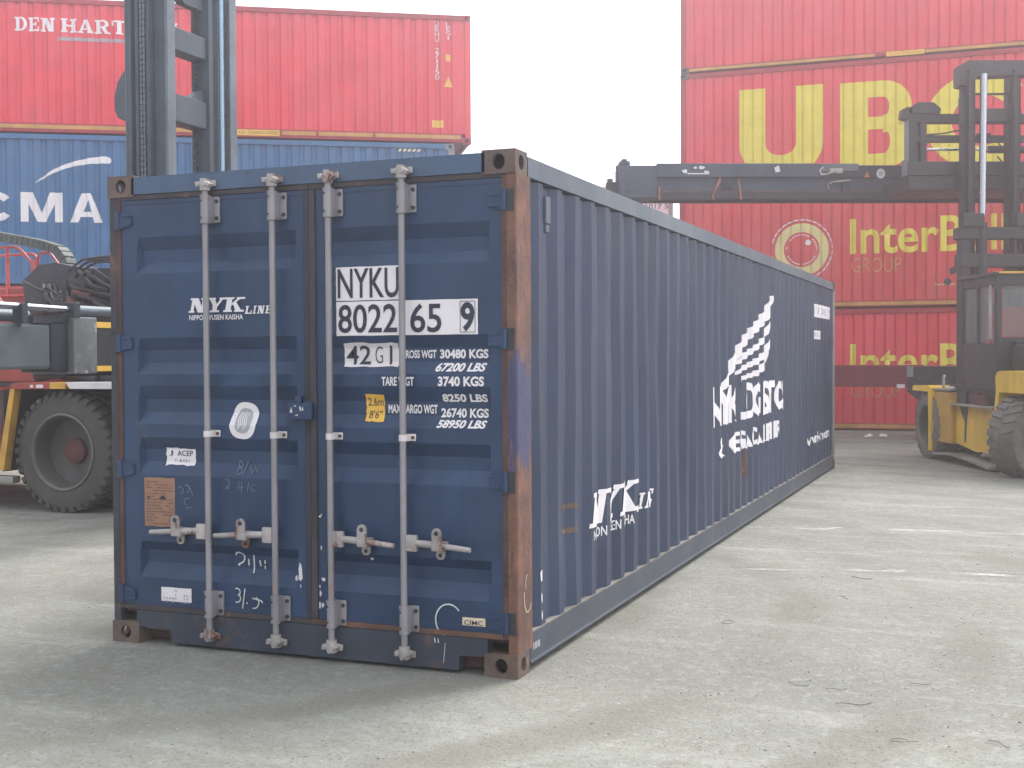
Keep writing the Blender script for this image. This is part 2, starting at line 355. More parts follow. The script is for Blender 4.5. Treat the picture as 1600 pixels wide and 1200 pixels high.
# ---- lettering: flat shapes in (u, v), cut along the creases of a surface and laid on it
def text_shape(s, u0, u1, v0, v1, bold=0.0, shear=0.0):
    cu = bpy.data.curves.new('lettering', 'FONT'); cu.body = s; cu.size = 1.0; cu.offset = bold; cu.shear = shear
    cu.resolution_u = 4
    o = bpy.data.objects.new('lettering', cu); col.objects.link(o)
    dg = bpy.context.evaluated_depsgraph_get()
    me = bpy.data.meshes.new_from_object(o.evaluated_get(dg))
    bm = bmesh.new(); bm.from_mesh(me)
    bpy.data.objects.remove(o); bpy.data.curves.remove(cu); bpy.data.meshes.remove(me)
    xs = [v.co.x for v in bm.verts]; ys = [v.co.y for v in bm.verts]
    a, b, c, d = min(xs), max(xs), min(ys), max(ys)
    for v in bm.verts:
        v.co = Vector((u0 + (v.co.x - a) / (b - a) * (u1 - u0), v0 + (v.co.y - c) / (d - c) * (v1 - v0), 0))
    return bm
def poly_shape(polys):
    bm = bmesh.new()
    for i, p in enumerate(polys):
        f = bm.faces.new([bm.verts.new((u, v, 0.0004 * (i % 7))) for u, v in p])
        if f.normal.z < 0 or True:
            f.normal_update()
            if f.normal.z < 0: f.normal_flip()
    return bm
def ring_polys(cx, cy, r0, r1, a0=0, a1=360, n=40, sy=1.0):
    P = []
    for k in range(n):
        a, b = R(a0 + (a1 - a0) * k / n), R(a0 + (a1 - a0) * (k + 1) / n)
        P.append([(cx + r0 * math.cos(a), cy + sy * r0 * math.sin(a)), (cx + r1 * math.cos(a), cy + sy * r1 * math.sin(a)),
                  (cx + r1 * math.cos(b), cy + sy * r1 * math.sin(b)), (cx + r0 * math.cos(b), cy + sy * r0 * math.sin(b))])
    return P
def stroke_polys(pts, w):
    P = []
    for (a, b), (c, d) in zip(pts, pts[1:]):
        l = math.hypot(c - a, d - b) or 1e-6; nx, ny = -(d - b) / l * w / 2, (c - a) / l * w / 2
        ex, ey = (c - a) / l * w * .25, (d - b) / l * w * .25
        P.append([(a + nx - ex, b + ny - ey), (a - nx - ex, b - ny - ey), (c - nx + ex, d - ny + ey), (c + nx + ex, d + ny + ey)])
    return P
def rect(u0, u1, v0, v1): return [(u0, v0), (u1, v0), (u1, v1), (u0, v1)]
def lay(bm, fn, name, mats, parent, cu=(), cv=()):
    us = [v.co.x for v in bm.verts]; vsx = [v.co.y for v in bm.verts]
    for c in cu:
        if min(us) < c < max(us):
            bmesh.ops.bisect_plane(bm, geom=bm.verts[:] + bm.edges[:] + bm.faces[:], plane_co=(c, 0, 0), plane_no=(1, 0, 0))
    for c in cv:
        if min(vsx) < c < max(vsx):
            bmesh.ops.bisect_plane(bm, geom=bm.verts[:] + bm.edges[:] + bm.faces[:], plane_co=(0, c, 0), plane_no=(0, 1, 0))
    for v in bm.verts: v.co = Vector(fn(v.co.x, v.co.y, v.co.z))
    me = bpy.data.meshes.new(name); bm.to_mesh(me); bm.free()
    me.materials.append(M[mats])
    o = bpy.data.objects.new(name, me); col.objects.link(o); o.parent = parent; return o
def join_shapes(*bms):
    o = bms[0]
    for b in bms[1:]:
        me = bpy.data.meshes.new('lettering'); b.to_mesh(me); b.free(); o.from_mesh(me); bpy.data.meshes.remove(me)
    return o

# slab serif letters in a unit box
def slab(ch):
    S = 0.13; P = []
    def stem(u0, u1, foot=True, head=True, e=0.09):
        P.append(rect(u0, u1, 0, 1))
        if foot: P.append(rect(u0 - e, u1 + e, 0, S))
        if head: P.append(rect(u0 - e, u1 + e, 1 - S, 1))
    if ch in 'IL1':
        if ch == 'I': stem(.28, .72, e=.22)
        else:
            stem(.10, .38); P.append(rect(.38, 1, 0, .15)); P.append(rect(.84, 1, .15, .42))
    elif ch == 'N':
        P.append(rect(.09, .27, 0, 1)); P.append(rect(.71, .91, 0, 1)); P.append([(.09, 1), (.46, 1), (.91, 0), (.55, 0)])
        P.extend([rect(0, .34, 0, S), rect(0, .2, 1 - S, 1), rect(.64, 1, 1 - S, 1)])
    elif ch == 'H':
        stem(.09, .34); stem(.66, .91); P.append(rect(.34, .66, .43, .57))
    elif ch == 'E':
        stem(.09, .36); P.extend([rect(.36, .92, 0, S), rect(.36, .92, 1 - S, 1), rect(.36, .68, .44, .57), rect(.82, .94, S, .33), rect(.82, .94, .67, 1 - S), rect(.62, .70, .34, .68)])
    elif ch in 'D':
        stem(.09, .36); P.append(rect(.36, .5, 0, S)); P.append(rect(.36, .5, 1 - S, 1))
        for k in range(14):
            a, b = R(-90 + 180 * k / 14), R(-90 + 180 * (k + 1) / 14)
            P.append([(.48 + .24 * math.cos(a), .5 + .37 * math.sin(a)), (.48 + .5 * math.cos(a), .5 + .5 * math.sin(a)), (.48 + .5 * math.cos(b), .5 + .5 * math.sin(b)), (.48 + .24 * math.cos(b), .5 + .37 * math.sin(b))])
    elif ch == 'A':
        P.extend([[(.38, 1), (.62, 1), (.95, 0), (.66, 0)], [(.38, 1), (.50, 1), (.24, 0), (.08, 0)], rect(.26, .68, .26, .38), rect(0, .34, 0, S), rect(.58, 1, 0, S)])
    elif ch == 'R':
        stem(.09, .36); P.append(rect(.36, .55, 1 - S, 1)); P.append(rect(.36, .55, .42, .54))
        for k in range(10):
            a, b = R(-90 + 180 * k / 10), R(-90 + 180 * (k + 1) / 10)
            P.append([(.54 + .12 * math.cos(a), .71 + .17 * math.sin(a)), (.54 + .36 * math.cos(a), .71 + .29 * math.sin(a)), (.54 + .36 * math.cos(b), .71 + .29 * math.sin(b)), (.54 + .12 * math.cos(b), .71 + .17 * math.sin(b))])
        P.extend([[(.42, .46), (.66, .46), (.92, 0), (.66, 0)], rect(.64, 1, 0, S)])
    elif ch == 'T':
        stem(.36, .64, head=False); P.extend([rect(.0, 1, 1 - S, 1), rect(0, .13, .62, 1 - S), rect(.87, 1, .62, 1 - S)])
    elif ch in 'OG':
        P.extend([q for q in ring_polys(.5, .5, .25, .5, 30 if ch == 'G' else 0, 330 if ch == 'G' else 360, 28)])
        if ch == 'G': P.extend([rect(.6, 1, .3, .44), rect(.74, .96, .02, .36)])
    elif ch == 'Y':
        P.extend([rect(.36, .64, 0, .48), [(.06, 1), (.36, 1), (.64, .42), (.36, .42)], [(.80, 1), (.95, 1), (.64, .40), (.50, .42)],
                  rect(.22, .78, 0, S), rect(-.04, .46, 1 - S, 1), rect(.68, 1.06, 1 - S, 1)])
    elif ch == 'K':
        stem(.09, .38); P.extend([[(.38, .42), (.38, .60), (.74, 1), (.90, 1)], [(.44, .56), (.58, .72), (1.0, 0), (.68, 0)], rect(.60, 1.05, 1 - S, 1), rect(.58, 1.1, 0, S)])
    return P
def slab_word(wd, u0, u1, v0, v1, gap=0.12, widths=None, shear=0.0):
    tot = sum((widths or {}).get(c, 1.0) for c in wd) + gap * (len(wd) - 1)
    sc = (u1 - u0) / tot; x = u0; P = []
    for c in wd:
        wc = (widths or {}).get(c, 1.0) * sc
        if c != ' ':
            for p in slab(c):
                P.append([(x + a * wc + shear * (b - .5) * (v1 - v0), v0 + b * (v1 - v0)) for a, b in p])
        x += wc + gap * sc
    return poly_shape(P)

# ------------------------------------------------------------------ container pieces
def casting(parent, x0, y0, z0, sx, sy, sz, faces, matn='casting', dx=0.178, dy=0.162, dz=0.118):
    """hollow corner casting; outward corner at (x0,y0,z0), growing by sx,sy,sz (+-1); faces: which outer faces get an oval hole"""
    mb = MB(); bm = mb.bm
    X = (x0, x0 + sx * dx); Y = (y0, y0 + sy * dy); Z = (z0, z0 + sz * dz)
    def plate(org, U, V, NI, hole):
        org, U, V, NI = map(Vector, (org, U, V, NI))
        if not hole:
            mb.face([org, org + U, org + U + V, org + V]); return
        n = 20; c = org + U * .5 + V * .5
        lu, lv = U.length, V.length; ru, rv = (0.032, 0.041) if lv >= lu else (0.041, 0.030)
        if lv < lu: ru, rv = 0.034, 0.038
        u, v = U.normalized(), V.normalized()
        O = []; I = []; J = []
        for k in range(n):
            a = 2 * math.pi * k / n + math.pi / n; ca, sa = math.cos(a), math.sin(a)
            t = min(lu / 2 / max(abs(ca), 1e-6), lv / 2 / max(abs(sa), 1e-6))
            O.append(bm.verts.new(c + u * ca * t + v * sa * t))
            p = c + u * ca * ru + v * sa * rv
            I.append(bm.verts.new(p)); J.append(bm.verts.new(p + NI * 0.03))
        for k in range(n):
            l = (k + 1) % n
            bm.faces.new((O[k], O[l], I[l], I[k])); bm.faces.new((I[k], I[l], J[l], J[k]))
        # fill the four corners
        for su in (-1, 1):
            for sv in (-1, 1):
                q = c + u * su * lu / 2 + v * sv * lv / 2
                near = sorted(range(n), key=lambda k: (O[k].co - q).length)[:2]
                mb.face([q, O[near[0]].co, O[near[1]].co])
    ex, ey, ez = (X[1] - X[0], 0, 0), (0, Y[1] - Y[0], 0), (0, 0, Z[1] - Z[0])
    plate((X[0], Y[0], Z[0]), ex, ez, (0, sy, 0), 'y' in faces)
    plate((X[0], Y[0], Z[0]), ey, ez, (sx, 0, 0), 'x' in faces)
    plate((X[0], Y[0], Z[0]), ex, ey, (0, 0, sz), False)
    plate((X[0], Y[1], Z[0]), ex, ez, (0, -sy, 0), False)
    plate((X[1], Y[0], Z[0]), ey, ez, (-sx, 0, 0), False)
    plate((X[0], Y[0], Z[1]), ex, ey, (0, 0, -sz), False)
    bmesh.ops.remove_doubles(bm, verts=bm.verts[:], dist=0.0005)
    bmesh.ops.recalc_face_normals(bm, faces=bm.faces[:])
    return mb.build('corner_casting', matn, parent)

def corrugation(x0, x1, pitch, outer, slope, depth):
    """list of (x, d): d = 0 outer flat, depth inner flat"""
    P = [(x0, 0)]; x = x0 + outer
    while x + pitch < x1:
        P += [(x, 0), (x + slope, depth), (x + pitch - outer - slope, depth), (x + pitch - outer, 0)]
        x += pitch
    P.append((x1, 0)); return P
def prof_at(P, x):
    for (a, d0), (b, d1) in zip(P, P[1:]):
        if a <= x <= b: return d0 + (d1 - d0) * ((x - a) / (b - a) if b > a else 0)
    return 0.0

def yard_container(name, label, cat, P0, u, L, Wd, z0, H, m, mrail, mpost, pitch, outer, slope, depth, group, railtop=0.10, railbot=0.16,
                   cast_at=0.0, mcast='casting', postw=0.12):
    """box container: front long side along u from P0 (left end), body running back from it"""
    ang = math.atan2(u[1], u[0])
    t = thing(name, label, cat, (P0[0], P0[1], z0), ang, group)
    prof = corrugation(postw, L - postw, pitch, outer, slope, depth)
    ins = 0.03
    def corr(y, s):
        mb = MB(); za, zb = railbot, H - railtop
        zs = [za, za + (zb - za) * .33, za + (zb - za) * .66, zb]
        rows = []
        for z in zs:
            rows.append([mb.bm.verts.new((x, y + s * (ins + d + random.uniform(-.0025, .0025)), z)) for x, d in prof])
        for a, b in zip(rows, rows[1:]):
            for k in range(len(prof) - 1): mb.bm.faces.new((a[k], a[k + 1], b[k + 1], b[k]))
        return mb
    corr(0, 1).build('side_panel', m, t); corr(Wd, -1).build('side_panel', m, t)
    mb = MB()
    for x in (0.02, L - 0.05): mb = MB(); mb.box(x, x + .03, postw, Wd - postw, railbot, H - railtop); mb.build('end_panel', m, t)
    MB().box(.04, L - .04, .05, Wd - .05, H - .035, H - .012).build('roof', m, t)
    MB().box(.04, L - .04, .05, Wd - .05, .10, .14).build('floor_deck', mrail, t)
    e = 0.178
    for y0, y1 in ((0, .06), (Wd - .06, Wd)):
        MB().box(e, L - e, y0, y1, H - railtop, H - .004, .006).build('top_rail', mrail, t)
        MB().box(e, L - e, y0 + (.006 if y0 == 0 else 0), y1 - (.006 if y0 else 0), .03, railbot, .006).build('bottom_rail', mrail, t)
        for x0, x1 in ((.0, postw), (L - postw, L)):
            MB().box(x0, x1, y0 + .004, y1 + (.06 if y0 == 0 else 0) - (.004 if y0 else 0) - (0.06 if y0 else 0) * 0, .12, H - .12, .006).build('corner_post', mpost, t)
    for x0 in (.06 * 0, L):
        x1 = .06 if x0 == 0 else L - .06
        MB().box(x0 + (0.002 if x0 == 0 else -.002), x1, .165, Wd - .165, H - railtop, H - .006).build('end_rail', mrail, t)
        MB().box(x0 + (0.002 if x0 == 0 else -.002), x1, .165, Wd - .165, .02, railbot).build('end_rail', mrail, t)
    for (x0, sx) in ((cast_at, 1), (L - cast_at, -1)):
        for (y0, sy) in ((-.004, 1), (Wd + .004, -1)):
            casting(t, x0, y0, 0, sx, sy, 1, 'xy', mcast); casting(t, x0, y0, H, sx, sy, -1, 'xy', mcast)
    cuts = [p[0] for p in prof]
    fn = lambda a, b, o: (a, ins + prof_at(prof, a) - .006 - o, b)
    return t, fn, cuts

# ------------------------------------------------------------------ ground
g = MB(); g.face([(-120, -90, 0), (120, -90, 0), (120, 120, 0), (-120, 120, 0)])
ground = g.build('ground', 'ground'); ground['kind'] = 'structure'
def ground_line(pts, wd):
    mb = MB()
    L_, R_ = [], []
    for i, p in enumerate(pts):
        a = Vector(pts[max(i - 1, 0)]); b = Vector(pts[min(i + 1, len(pts) - 1)]); d = (b - a).normalized(); nn = Vector((-d.y, d.x))
        q = Vector(p); wob = wd * random.uniform(.8, 1.25)
        L_.append(q + nn * wob / 2); R_.append(q - nn * wob / 2)
    for i in range(len(pts) - 1):
        mb.face([(L_[i].x, L_[i].y, .004), (R_[i].x, R_[i].y, .004), (R_[i + 1].x, R_[i + 1].y, .004), (L_[i + 1].x, L_[i + 1].y, .004)])
    o = mb.build('ground_markings', 'line'); o['kind'] = 'structure'; return o
ground_line([(-0.02, 5.77), (.35, 5.80), (.70, 5.86), (.80, 6.0), (1.2, 6.03), (1.6, 6.05), (1.95, 6.07), (2.5, 6.1)], .10)
ground_line([(.20, 3.46), (.5, 3.52), (.8, 3.6), (1.2, 3.72), (1.6, 3.82), (2.0, 3.85), (2.3, 3.87)], .075)

# ------------------------------------------------------------------ the blue shipping container in front
K = thing('shipping_container', 'long navy blue shipping container with rusty corner post, standing alone in front', 'shipping container', (0, 0, 0))
CW, CL, CH = 2.438, 12.192, 2.591
for x0, sx in ((0, -1), (-CW, 1)):
    for y0, sy in ((0, 1), (CL, -1)):
        casting(K, x0, y0 - .004 * sy, 0, sx, sy, 1, 'xy'); casting(K, x0, y0 - .004 * sy, CH, sx, sy, -1, 'xy')
# side wall profile
Y0, PT, OUT, SL, DEP = 0.352, 0.2885, 0.074, 0.067, 0.036
INN = PT - OUT - 2 * SL; HYP = math.hypot(SL, DEP); ARC = OUT + INN + 2 * HYP
sprof = [(.10, DEP), (Y0 - SL, DEP), (Y0, 0)]
for k in range(41):
    y = Y0 + k * PT
    sprof += [(y + OUT, 0)]
    if k < 40: sprof += [(y + OUT + SL, DEP), (y + OUT + SL + INN, DEP), (y + PT, 0)]
sprof += [(12.0, .018), (12.1, .03)]
SX = -0.012
def dent(y, z):
    d = 0.0
    for cy, cz, a, ry, rz in ((1.60, 1.75, -.030, .10, .32), (2.75, 1.55, -.022, .12, .35), (3.3, 1.2, -.018, .16, .4), (2.35, 1.0, .012, .2, .5), (6.0, 1.2, -.015, .4, .5), (4.65, 1.9, -.014, .18, .3), (8.1, 1.4, -.018, .5, .6), (.75, .7, -.010, .2, .3), (5.0, .5, .012, .3, .4)):
        d += a * math.exp(-((y - cy) / ry) ** 2 - ((z - cz) / rz) ** 2)
    return d + .0025 * math.sin(y * 3.1 + z * 1.7) + .0022 * math.sin(z * 5.3 + y * 7.7)
zrows = [0.185 + (2.47 - .185) * i / 16 for i in range(17)]
def side_mesh(x_of):
    mb = MB(); rows = []
    for z in zrows: rows.append([mb.bm.verts.new((x_of(y, d, z), y, z)) for y, d in sprof])
    for a, b in zip(rows, rows[1:]):
        for k in range(len(sprof) - 1): mb.bm.faces.new((a[k], a[k + 1], b[k + 1], b[k]))
    return mb
side_mesh(lambda y, d, z: SX - d + dent(y, z)).build('side_wall', 'blue_side', K)
side_mesh(lambda y, d, z: -CW - SX + d - dent(y, z)).build('side_wall', 'blue_side', K)
def side_map(u, v, o):
    q = (u - Y0) / PT; k = math.floor(q); a = (q - k) * ARC
    if a < OUT: y, d = a, 0
    elif a < OUT + HYP: t = (a - OUT) / HYP; y, d = OUT + t * SL, t * DEP
    elif a < OUT + HYP + INN: y, d = OUT + SL + (a - OUT - HYP), DEP
    else: t = (a - OUT - HYP - INN) / HYP; y, d = OUT + SL + INN + t * SL, DEP * (1 - t)
    y = Y0 + k * PT + y
    # piecewise-linear dent between the wall's own rows
    i = min(max(int((v - zrows[0]) / (zrows[1] - zrows[0])), 0), 15); f = (v - zrows[i]) / (zrows[1] - zrows[0])
    dn = dent(y, zrows[i]) * (1 - f) + dent(y, zrows[i + 1]) * f
    e = .004 + o
    slopes = a > OUT + HYP + INN
    return (SX - d + dn + e * (1 if not slopes else .88), y - (e * .47 if slopes else 0), v)
side_cuts = []
for k in range(41):
    for a in (0, OUT, OUT + HYP, OUT + HYP + INN): side_cuts.append(Y0 + PT * (k + a / ARC))
# rails
for s, xo in ((1, 0.0), (-1, -CW)):
    MB().prism([(xo - s * .003, 2.591 - .115), (xo - s * .003, 2.591 - .016), (xo - s * .06, 2.591 - .016), (xo - s * .06, 2.591 - .115)], 'y', .178, CL - .178).build('top_rail', 'blue_rail', K)
    r_ = MB(); pr = [(xo - s * .004, .055), (xo - s * .004, .185), (xo - s * .055, .19), (xo - s * .055, .155), (xo - s * .012, .15), (xo - s * .012, .062), (xo - s * .05, .05), (xo - s * .05, .035), (xo + s * .002, .040)]
    r_.prism(pr, 'y', .178, CL - .178); r_.build('bottom_rail', 'blue_low', K)
    MB().box(xo - s * .006, xo - s * .045, .18, CL - .18, .188, .194).build('dusty_ledge', 'ledge', K)
rf = MB(); n = 60
rows = []
for i in range(n + 1):
    y = .15 + (CL - .3) * i / n; z = 2.553 + (0.018 if (i % 3) else 0)
    rows.append([rf.bm.verts.new((x, y, z)) for x in (-.058, -CW + .058)])
for a, b in zip(rows, rows[1:]): rf.bm.faces.new((a[0], b[0], b[1], a[1]))
rf.build('roof', 'blue_rail', K)
MB().box(-CW + .05, -.05, .06, CL - .06, .16, .175).build('floor_deck', 'rustdark', K)
for i in range(10):
    MB().box(-CW + .06, -.06, .7 + i * 1.18, .76 + i * 1.18, .06, .155).build('cross_member', 'sill', K)
MB().box(-CW + .17, -.17, CL - .06, CL - .02, .12, CH - .1).build('end_wall', 'blue_side', K)
MB().box(-CW + .165, -.165, CL - .08, CL - .004, CH - .115, CH - .012, .006).build('end_rail', 'blue_rail', K)
MB().box(-CW + .165, -.165, CL - .08, CL - .004, .02, .16, .006).build('end_rail', 'blue_rail', K)
# posts: rear pair at the doors, front pair at the far end
def door_post(s, xo, mside):
    p = MB()
    def X(d): return xo - s * d
    p.prism([(X(0), .012), (X(0), .20), (X(.012), .205), (X(.012), .10), (X(.05), .075), (X(.05), .004), (X(.008), .004)], 'z', .118, CH - .118)
    return p.build('corner_post', mside, K)
door_post(1, 0, 'rustpost'); door_post(-1, -CW, 'postdark')
for s, xo in ((1, 0.0), (-1, -CW)):
    MB().box(xo - s * .10, xo - s * .002, CL - .12, CL - .004, .118, CH - .118, .01).build('corner_post', 'greypost', K)
for s, xo in ((1, 0.0), (-1, -CW)):      # dark inner door jamb
    MB().box(xo - s * .0505, xo - s * .078, .006, .11, .19, 2.475).build('door_jamb', 'rustdark', K)
# header and sill
h = MB(); h.prism([(-.004, 2.484), (-.004, CH - .012), (.10, CH - .012), (.10, 2.50)], 'x', -CW + .162, -.162)
h.build('header', 'blue_head', K)
sl = MB()
sl.prism([(-2.276, .185), (-2.276, .095), (-2.215, .095), (-2.205, .088), (-2.05, .088), (-2.045, .02), (-.32, .02), (-.315, .092), (-.17, .098), (-.162, .098), (-.162, .185)], 'y', .0, .09)
sl.build('sill', 'sill', K)
MB().box(-2.26, -2.05, .092, .12, .02, .16).build('sill_pocket', 'rustdark', K); MB().box(-.315, -.165, .092, .12, .02, .16).build('sill_pocket', 'rustdark', K)
# doors -------------------------------------------------------------
GR = [(2.249, 2.177, 2.107, 2.050), (1.695, 1.628, 1.558, 1.494), (1.431, 1.357, 1.287, 1.220), (1.147, 1.080, 1.013, .939), (.571, .520, .452, .369)]
GD = 0.036; DY = 0.014
dz = [(.215, 0)]
for a, b, c, d in reversed(GR): dz += [(d, 0), (c, GD), (b, GD), (a, 0)]
dz += [(2.455, 0)]
PANEL = {0: (-2.258, -1.243), 1: (-1.071, -.145)}
def groove(z): return prof_at(dz, z)
def door_y(x, z):
    for a, b in PANEL.values():
        if a <= x <= b:
            f = min((x - a) / .016, (b - x) / .016, 1.0); return DY + groove(z) * max(f, 0)
    return DY
def make_door(i, xl, xr):
    a, b = PANEL[i]
    xs = [xl, a, a + .016] + [a + .016 + (b - a - .032) * k / 6 for k in range(1, 6)] + [b - .016, b, xr]
    mb = MB(); rows = []
    for z, d in dz:
        rows.append([mb.bm.verts.new((x, DY + (d if 1 < k < len(xs) - 2 else 0) + (random.uniform(-.002, .002) if 2 < k < len(xs) - 3 else 0), z)) for k, x in enumerate(xs)])
    for r0, r1 in zip(rows, rows[1:]):
        for k in range(len(xs) - 1): mb.bm.faces.new((r0[k], r0[k + 1], r1[k + 1], r1[k]))
    # leaf edges
    mb.box(xl, xl + .003, DY + .001, .07, .215, 2.455); mb.box(xr - .003, xr, DY + .001, .07, .215, 2.455)
    # raised frame edge lines
    mb.box(xl + .002, xr - .002, DY - .004, DY + .002, .216, .245); mb.box(xl + .002, xr - .002, DY - .004, DY + .002, 2.43, 2.454)
    return mb.build('door', 'blue', K)
doorL = make_door(0, -2.36, -1.193); doorR = make_door(1, -1.122, -.078)
# gaskets
def gsk(x0, x1, z0, z1, m='gasket'): MB().box(x0, x1, .003, .06, z0, z1, .004).build('door_gasket', m, K)
gsk(-2.365, -1.16, 2.4555, 2.483); gsk(-1.159, -.079, 2.4555, 2.483); gsk(-2.365, -1.16, .1865, .2145); gsk(-1.159, -.079, .1865, .2145, 'gasket_rust')
gsk(-1.1925, -1.1585, .216, 2.454, 'gasket_dk'); gsk(-1.158, -1.1225, .216, 2.454, 'gasket')
# locking rods
RODS = ((-1.765, 0, -1), (-1.350, 0, -1), (-1.016, 1, 1), (-.598, 1, 1))
for rx, di, hs in RODS:
    ry = -.042
    m = MB(); m.tube([(rx, ry, .125), (rx, ry, .7), (rx, ry, 1.3), (rx, ry, 1.9), (rx, ry, 2.475)], .0168, 16)
    rod = m.build('lock_rod', 'galv', K, 40)
    for z0, z1 in ((2.30, 2.45), (.188, .33)):
        b = MB()
        b.lathe([(z0, .018), (z0, .027), (z0 + .012, .027), (z0 + .012, .024), (z1 - .012, .024), (z1 - .012, .027), (z1, .027), (z1, .018)], (rx, ry, 0), 'z', 20)
        b.box(rx + .018, rx + .062, DY - .016, DY - .002, z0 + .006, z1 - .004, .006)
        b.box(rx - .026, rx + .024, ry + .006, DY - .003, z0 + .004, z1 - .004, .003)
        b.mi = 1
        for zz in (z0 + .03, z1 - .03):
            b.lathe([(-.0235, 0.0), (-.0235, .010), (-.016, .011)], (rx + .046, DY, zz), 'y', 10)
            b.lathe([(-.0265, .0), (-.0265, .006), (-.020, .006)], (rx - .009, ry + .002, zz), 'y', 8)
        b.build('bearing_bracket', ['galv', 'mastdk'], rod, 40)
    for z, s in ((2.475, 1), (.125, -1)):
        b = MB()
        b.tube([(rx, ry, z), (rx, ry, z + s * .022)], .028, 12)
        b.prism([(rx - .045, z + s * .022), (rx + .032, z + s * .018), (rx + .042, z + s * .034), (rx + .020, z + s * .052), (rx + .026, z + s * .062), (rx - .012, z + s * .066), (rx - .02, z + s * .046), (rx - .05, z + s * .048)], 'y', ry - .022, ry + .018)
        b.box(rx - .03, rx + .05, ry + .018, -.006, z + s * .025, z + s * .058, .006)
        b.lathe([(ry - .032, .0), (ry - .032, .015), (ry - .02, .017)], (rx + .012, 0, z + s * .036), 'y', 10)
        b.lathe([(ry - .030, .0), (ry - .030, .010), (ry - .02, .012)], (rx - .03, 0, z + s * .034), 'y', 10)
        b.build('cam_end', 'galv_rust', rod, 40)
    b = MB()
    b.lathe([(1.160, .017), (1.160, .0215), (1.192, .0215), (1.192, .017)], (rx, ry, 0), 'z', 16)
    b.box(rx - .028, rx + .048, DY - .012, DY - .002, 1.158, 1.194, .004)
    b.box(rx - .026, rx + .026, ry + .005, DY - .003, 1.160, 1.192)
    b.mi = 1
    b.lathe([(-.018, 0), (-.018, .009), (-.012, .009)], (rx + .035, DY, 1.176), 'y', 10)
    b.build('rod_guide', ['pale', 'rustdark'], rod, 40)
    # hand lever, hub and catch
    hx = lambda d: rx + hs * d
    b = MB()
    b.box(hx(.014), hx(.075), ry - .012, ry + .014, .608, .690, .006)
    b.tube([(hx(.07), ry, .650), (hx(.16), ry - .004, .646), (hx(.20), ry - .012, .644), (hx(.26), ry - .01, .640), (hx(.37), ry - .014, .632)], [.018, .019, .015, .015, .013], 10)
    b.build('hand_lever', 'galv_rust', rod, 40)
    b = MB(); cx_ = hx(.195)
    b.prism([(cx_ - .026, .655), (cx_ - .026, .71), (cx_ - .018, .728), (cx_, .735), (cx_ + .018, .728), (cx_ + .026, .71), (cx_ + .026, .655)], 'y', ry - .032, ry - .022)
    b.prism([(cx_ - .022, .640), (cx_ - .024, .588), (cx_ - .012, .572), (cx_ + .012, .572), (cx_ + .024, .588), (cx_ + .022, .640)], 'y', ry + .016, ry + .026)
    b.box(cx_ - .03, cx_ + .03, ry - .032, DY - .002, .618, .66, .008)
    b.mi = 1
    b.lathe([(ry - .0335, 0), (ry - .0335, .012), (ry - .03, .012)], (cx_, 0, .708), 'y', 12); b.lathe([(ry + .0125, 0), (ry + .0125, .010), (ry + .02, .010)], (cx_, 0, .592), 'y', 12)
    b.build('lever_catch', ['galv_rust', 'mastdk'], rod, 40)
# hinges
for s, xo, dp in ((1, 0.0, doorR), (-1, -CW, doorL)):
    for z in (2.345, 1.667, .968, .272):
        b = MB(); X = lambda d: xo - s * d
        b.prism([(X(.05), z - .040), (X(.05), z + .040), (X(.085), z + .042), (X(.150), z + .026), (X(.152), z - .028), (X(.085), z - .044)], 'y', DY - .013, DY - .001)
        b.box(X(.092), X(.150), DY - .020, DY - .012, z + .020, z + .032, .003); b.box(X(.092), X(.150), DY - .020, DY - .012, z - .034, z - .022, .003)
        b.tube([(X(.062), DY - .014, z - .05), (X(.062), DY - .014, z + .05)], .014, 10)
        b.build('hinge', 'blue', dp, 40)
        MB().box(X(.012), X(.046), .0005, .008, z - .056, z + .052).build('hinge_lug', 'mastdk', K)
# door seal housing and scuffed paint
b = MB(); b.box(-1.275, -1.13, -.028, DY - .001, 1.258, 1.345, .008); b.box(-1.24, -1.20, -.02, DY - .001, 1.345, 1.38, .004); b.box(-1.19, -1.14, -.012, DY - .001, 1.34, 1.355, .004)
b.build('seal_guard', 'blue', doorL)
scuff = [[(-1.262, 1.295), (-1.252, 1.325), (-1.246, 1.296)], [(-1.24, 1.33), (-1.222, 1.334), (-1.226, 1.326)], [(-1.232, 1.282), (-1.215, 1.278), (-1.212, 1.287)], [(-1.205, 1.325), (-1.197, 1.330), (-1.192, 1.306), (-1.199, 1.304)], [(-1.189, 1.32), (-1.182, 1.325), (-1.178, 1.306), (-1.187, 1.307)]]
lay(poly_shape(scuff), lambda a, c, o: (a, -.0295 - o, c), 'scuff', 'white_worn', K)
def fl(a, c, o): return (a, door_y(a, c) - .003 - o, c)
dcv = [z for z, _ in dz]; dcu = [v for ab in PANEL.values() for v in (ab[0], ab[0] + .016, ab[1] - .016, ab[1])]
def jag(x0, x1, z0, z1, n=9):
    c = ((x0 + x1) / 2, (z0 + z1) / 2); P = []
    for k in range(n):
        a = 2 * math.pi * k / n; r = random.uniform(.55, 1.1)
        P.append((c[0] + (x1 - x0) / 2 * r * math.cos(a), c[1] + (z1 - z0) / 2 * r * math.sin(a)))
    return P
sc2 = [jag(-1.245, -1.215, .395, .52, 13), jag(-1.262, -1.245, .40, .44, 7), jag(-1.232, -1.224, .37, .395, 6)]
lay(poly_shape(sc2), lambda a, c, o: (a, DY - .004 - o, c), 'scuff', 'white_worn', K)
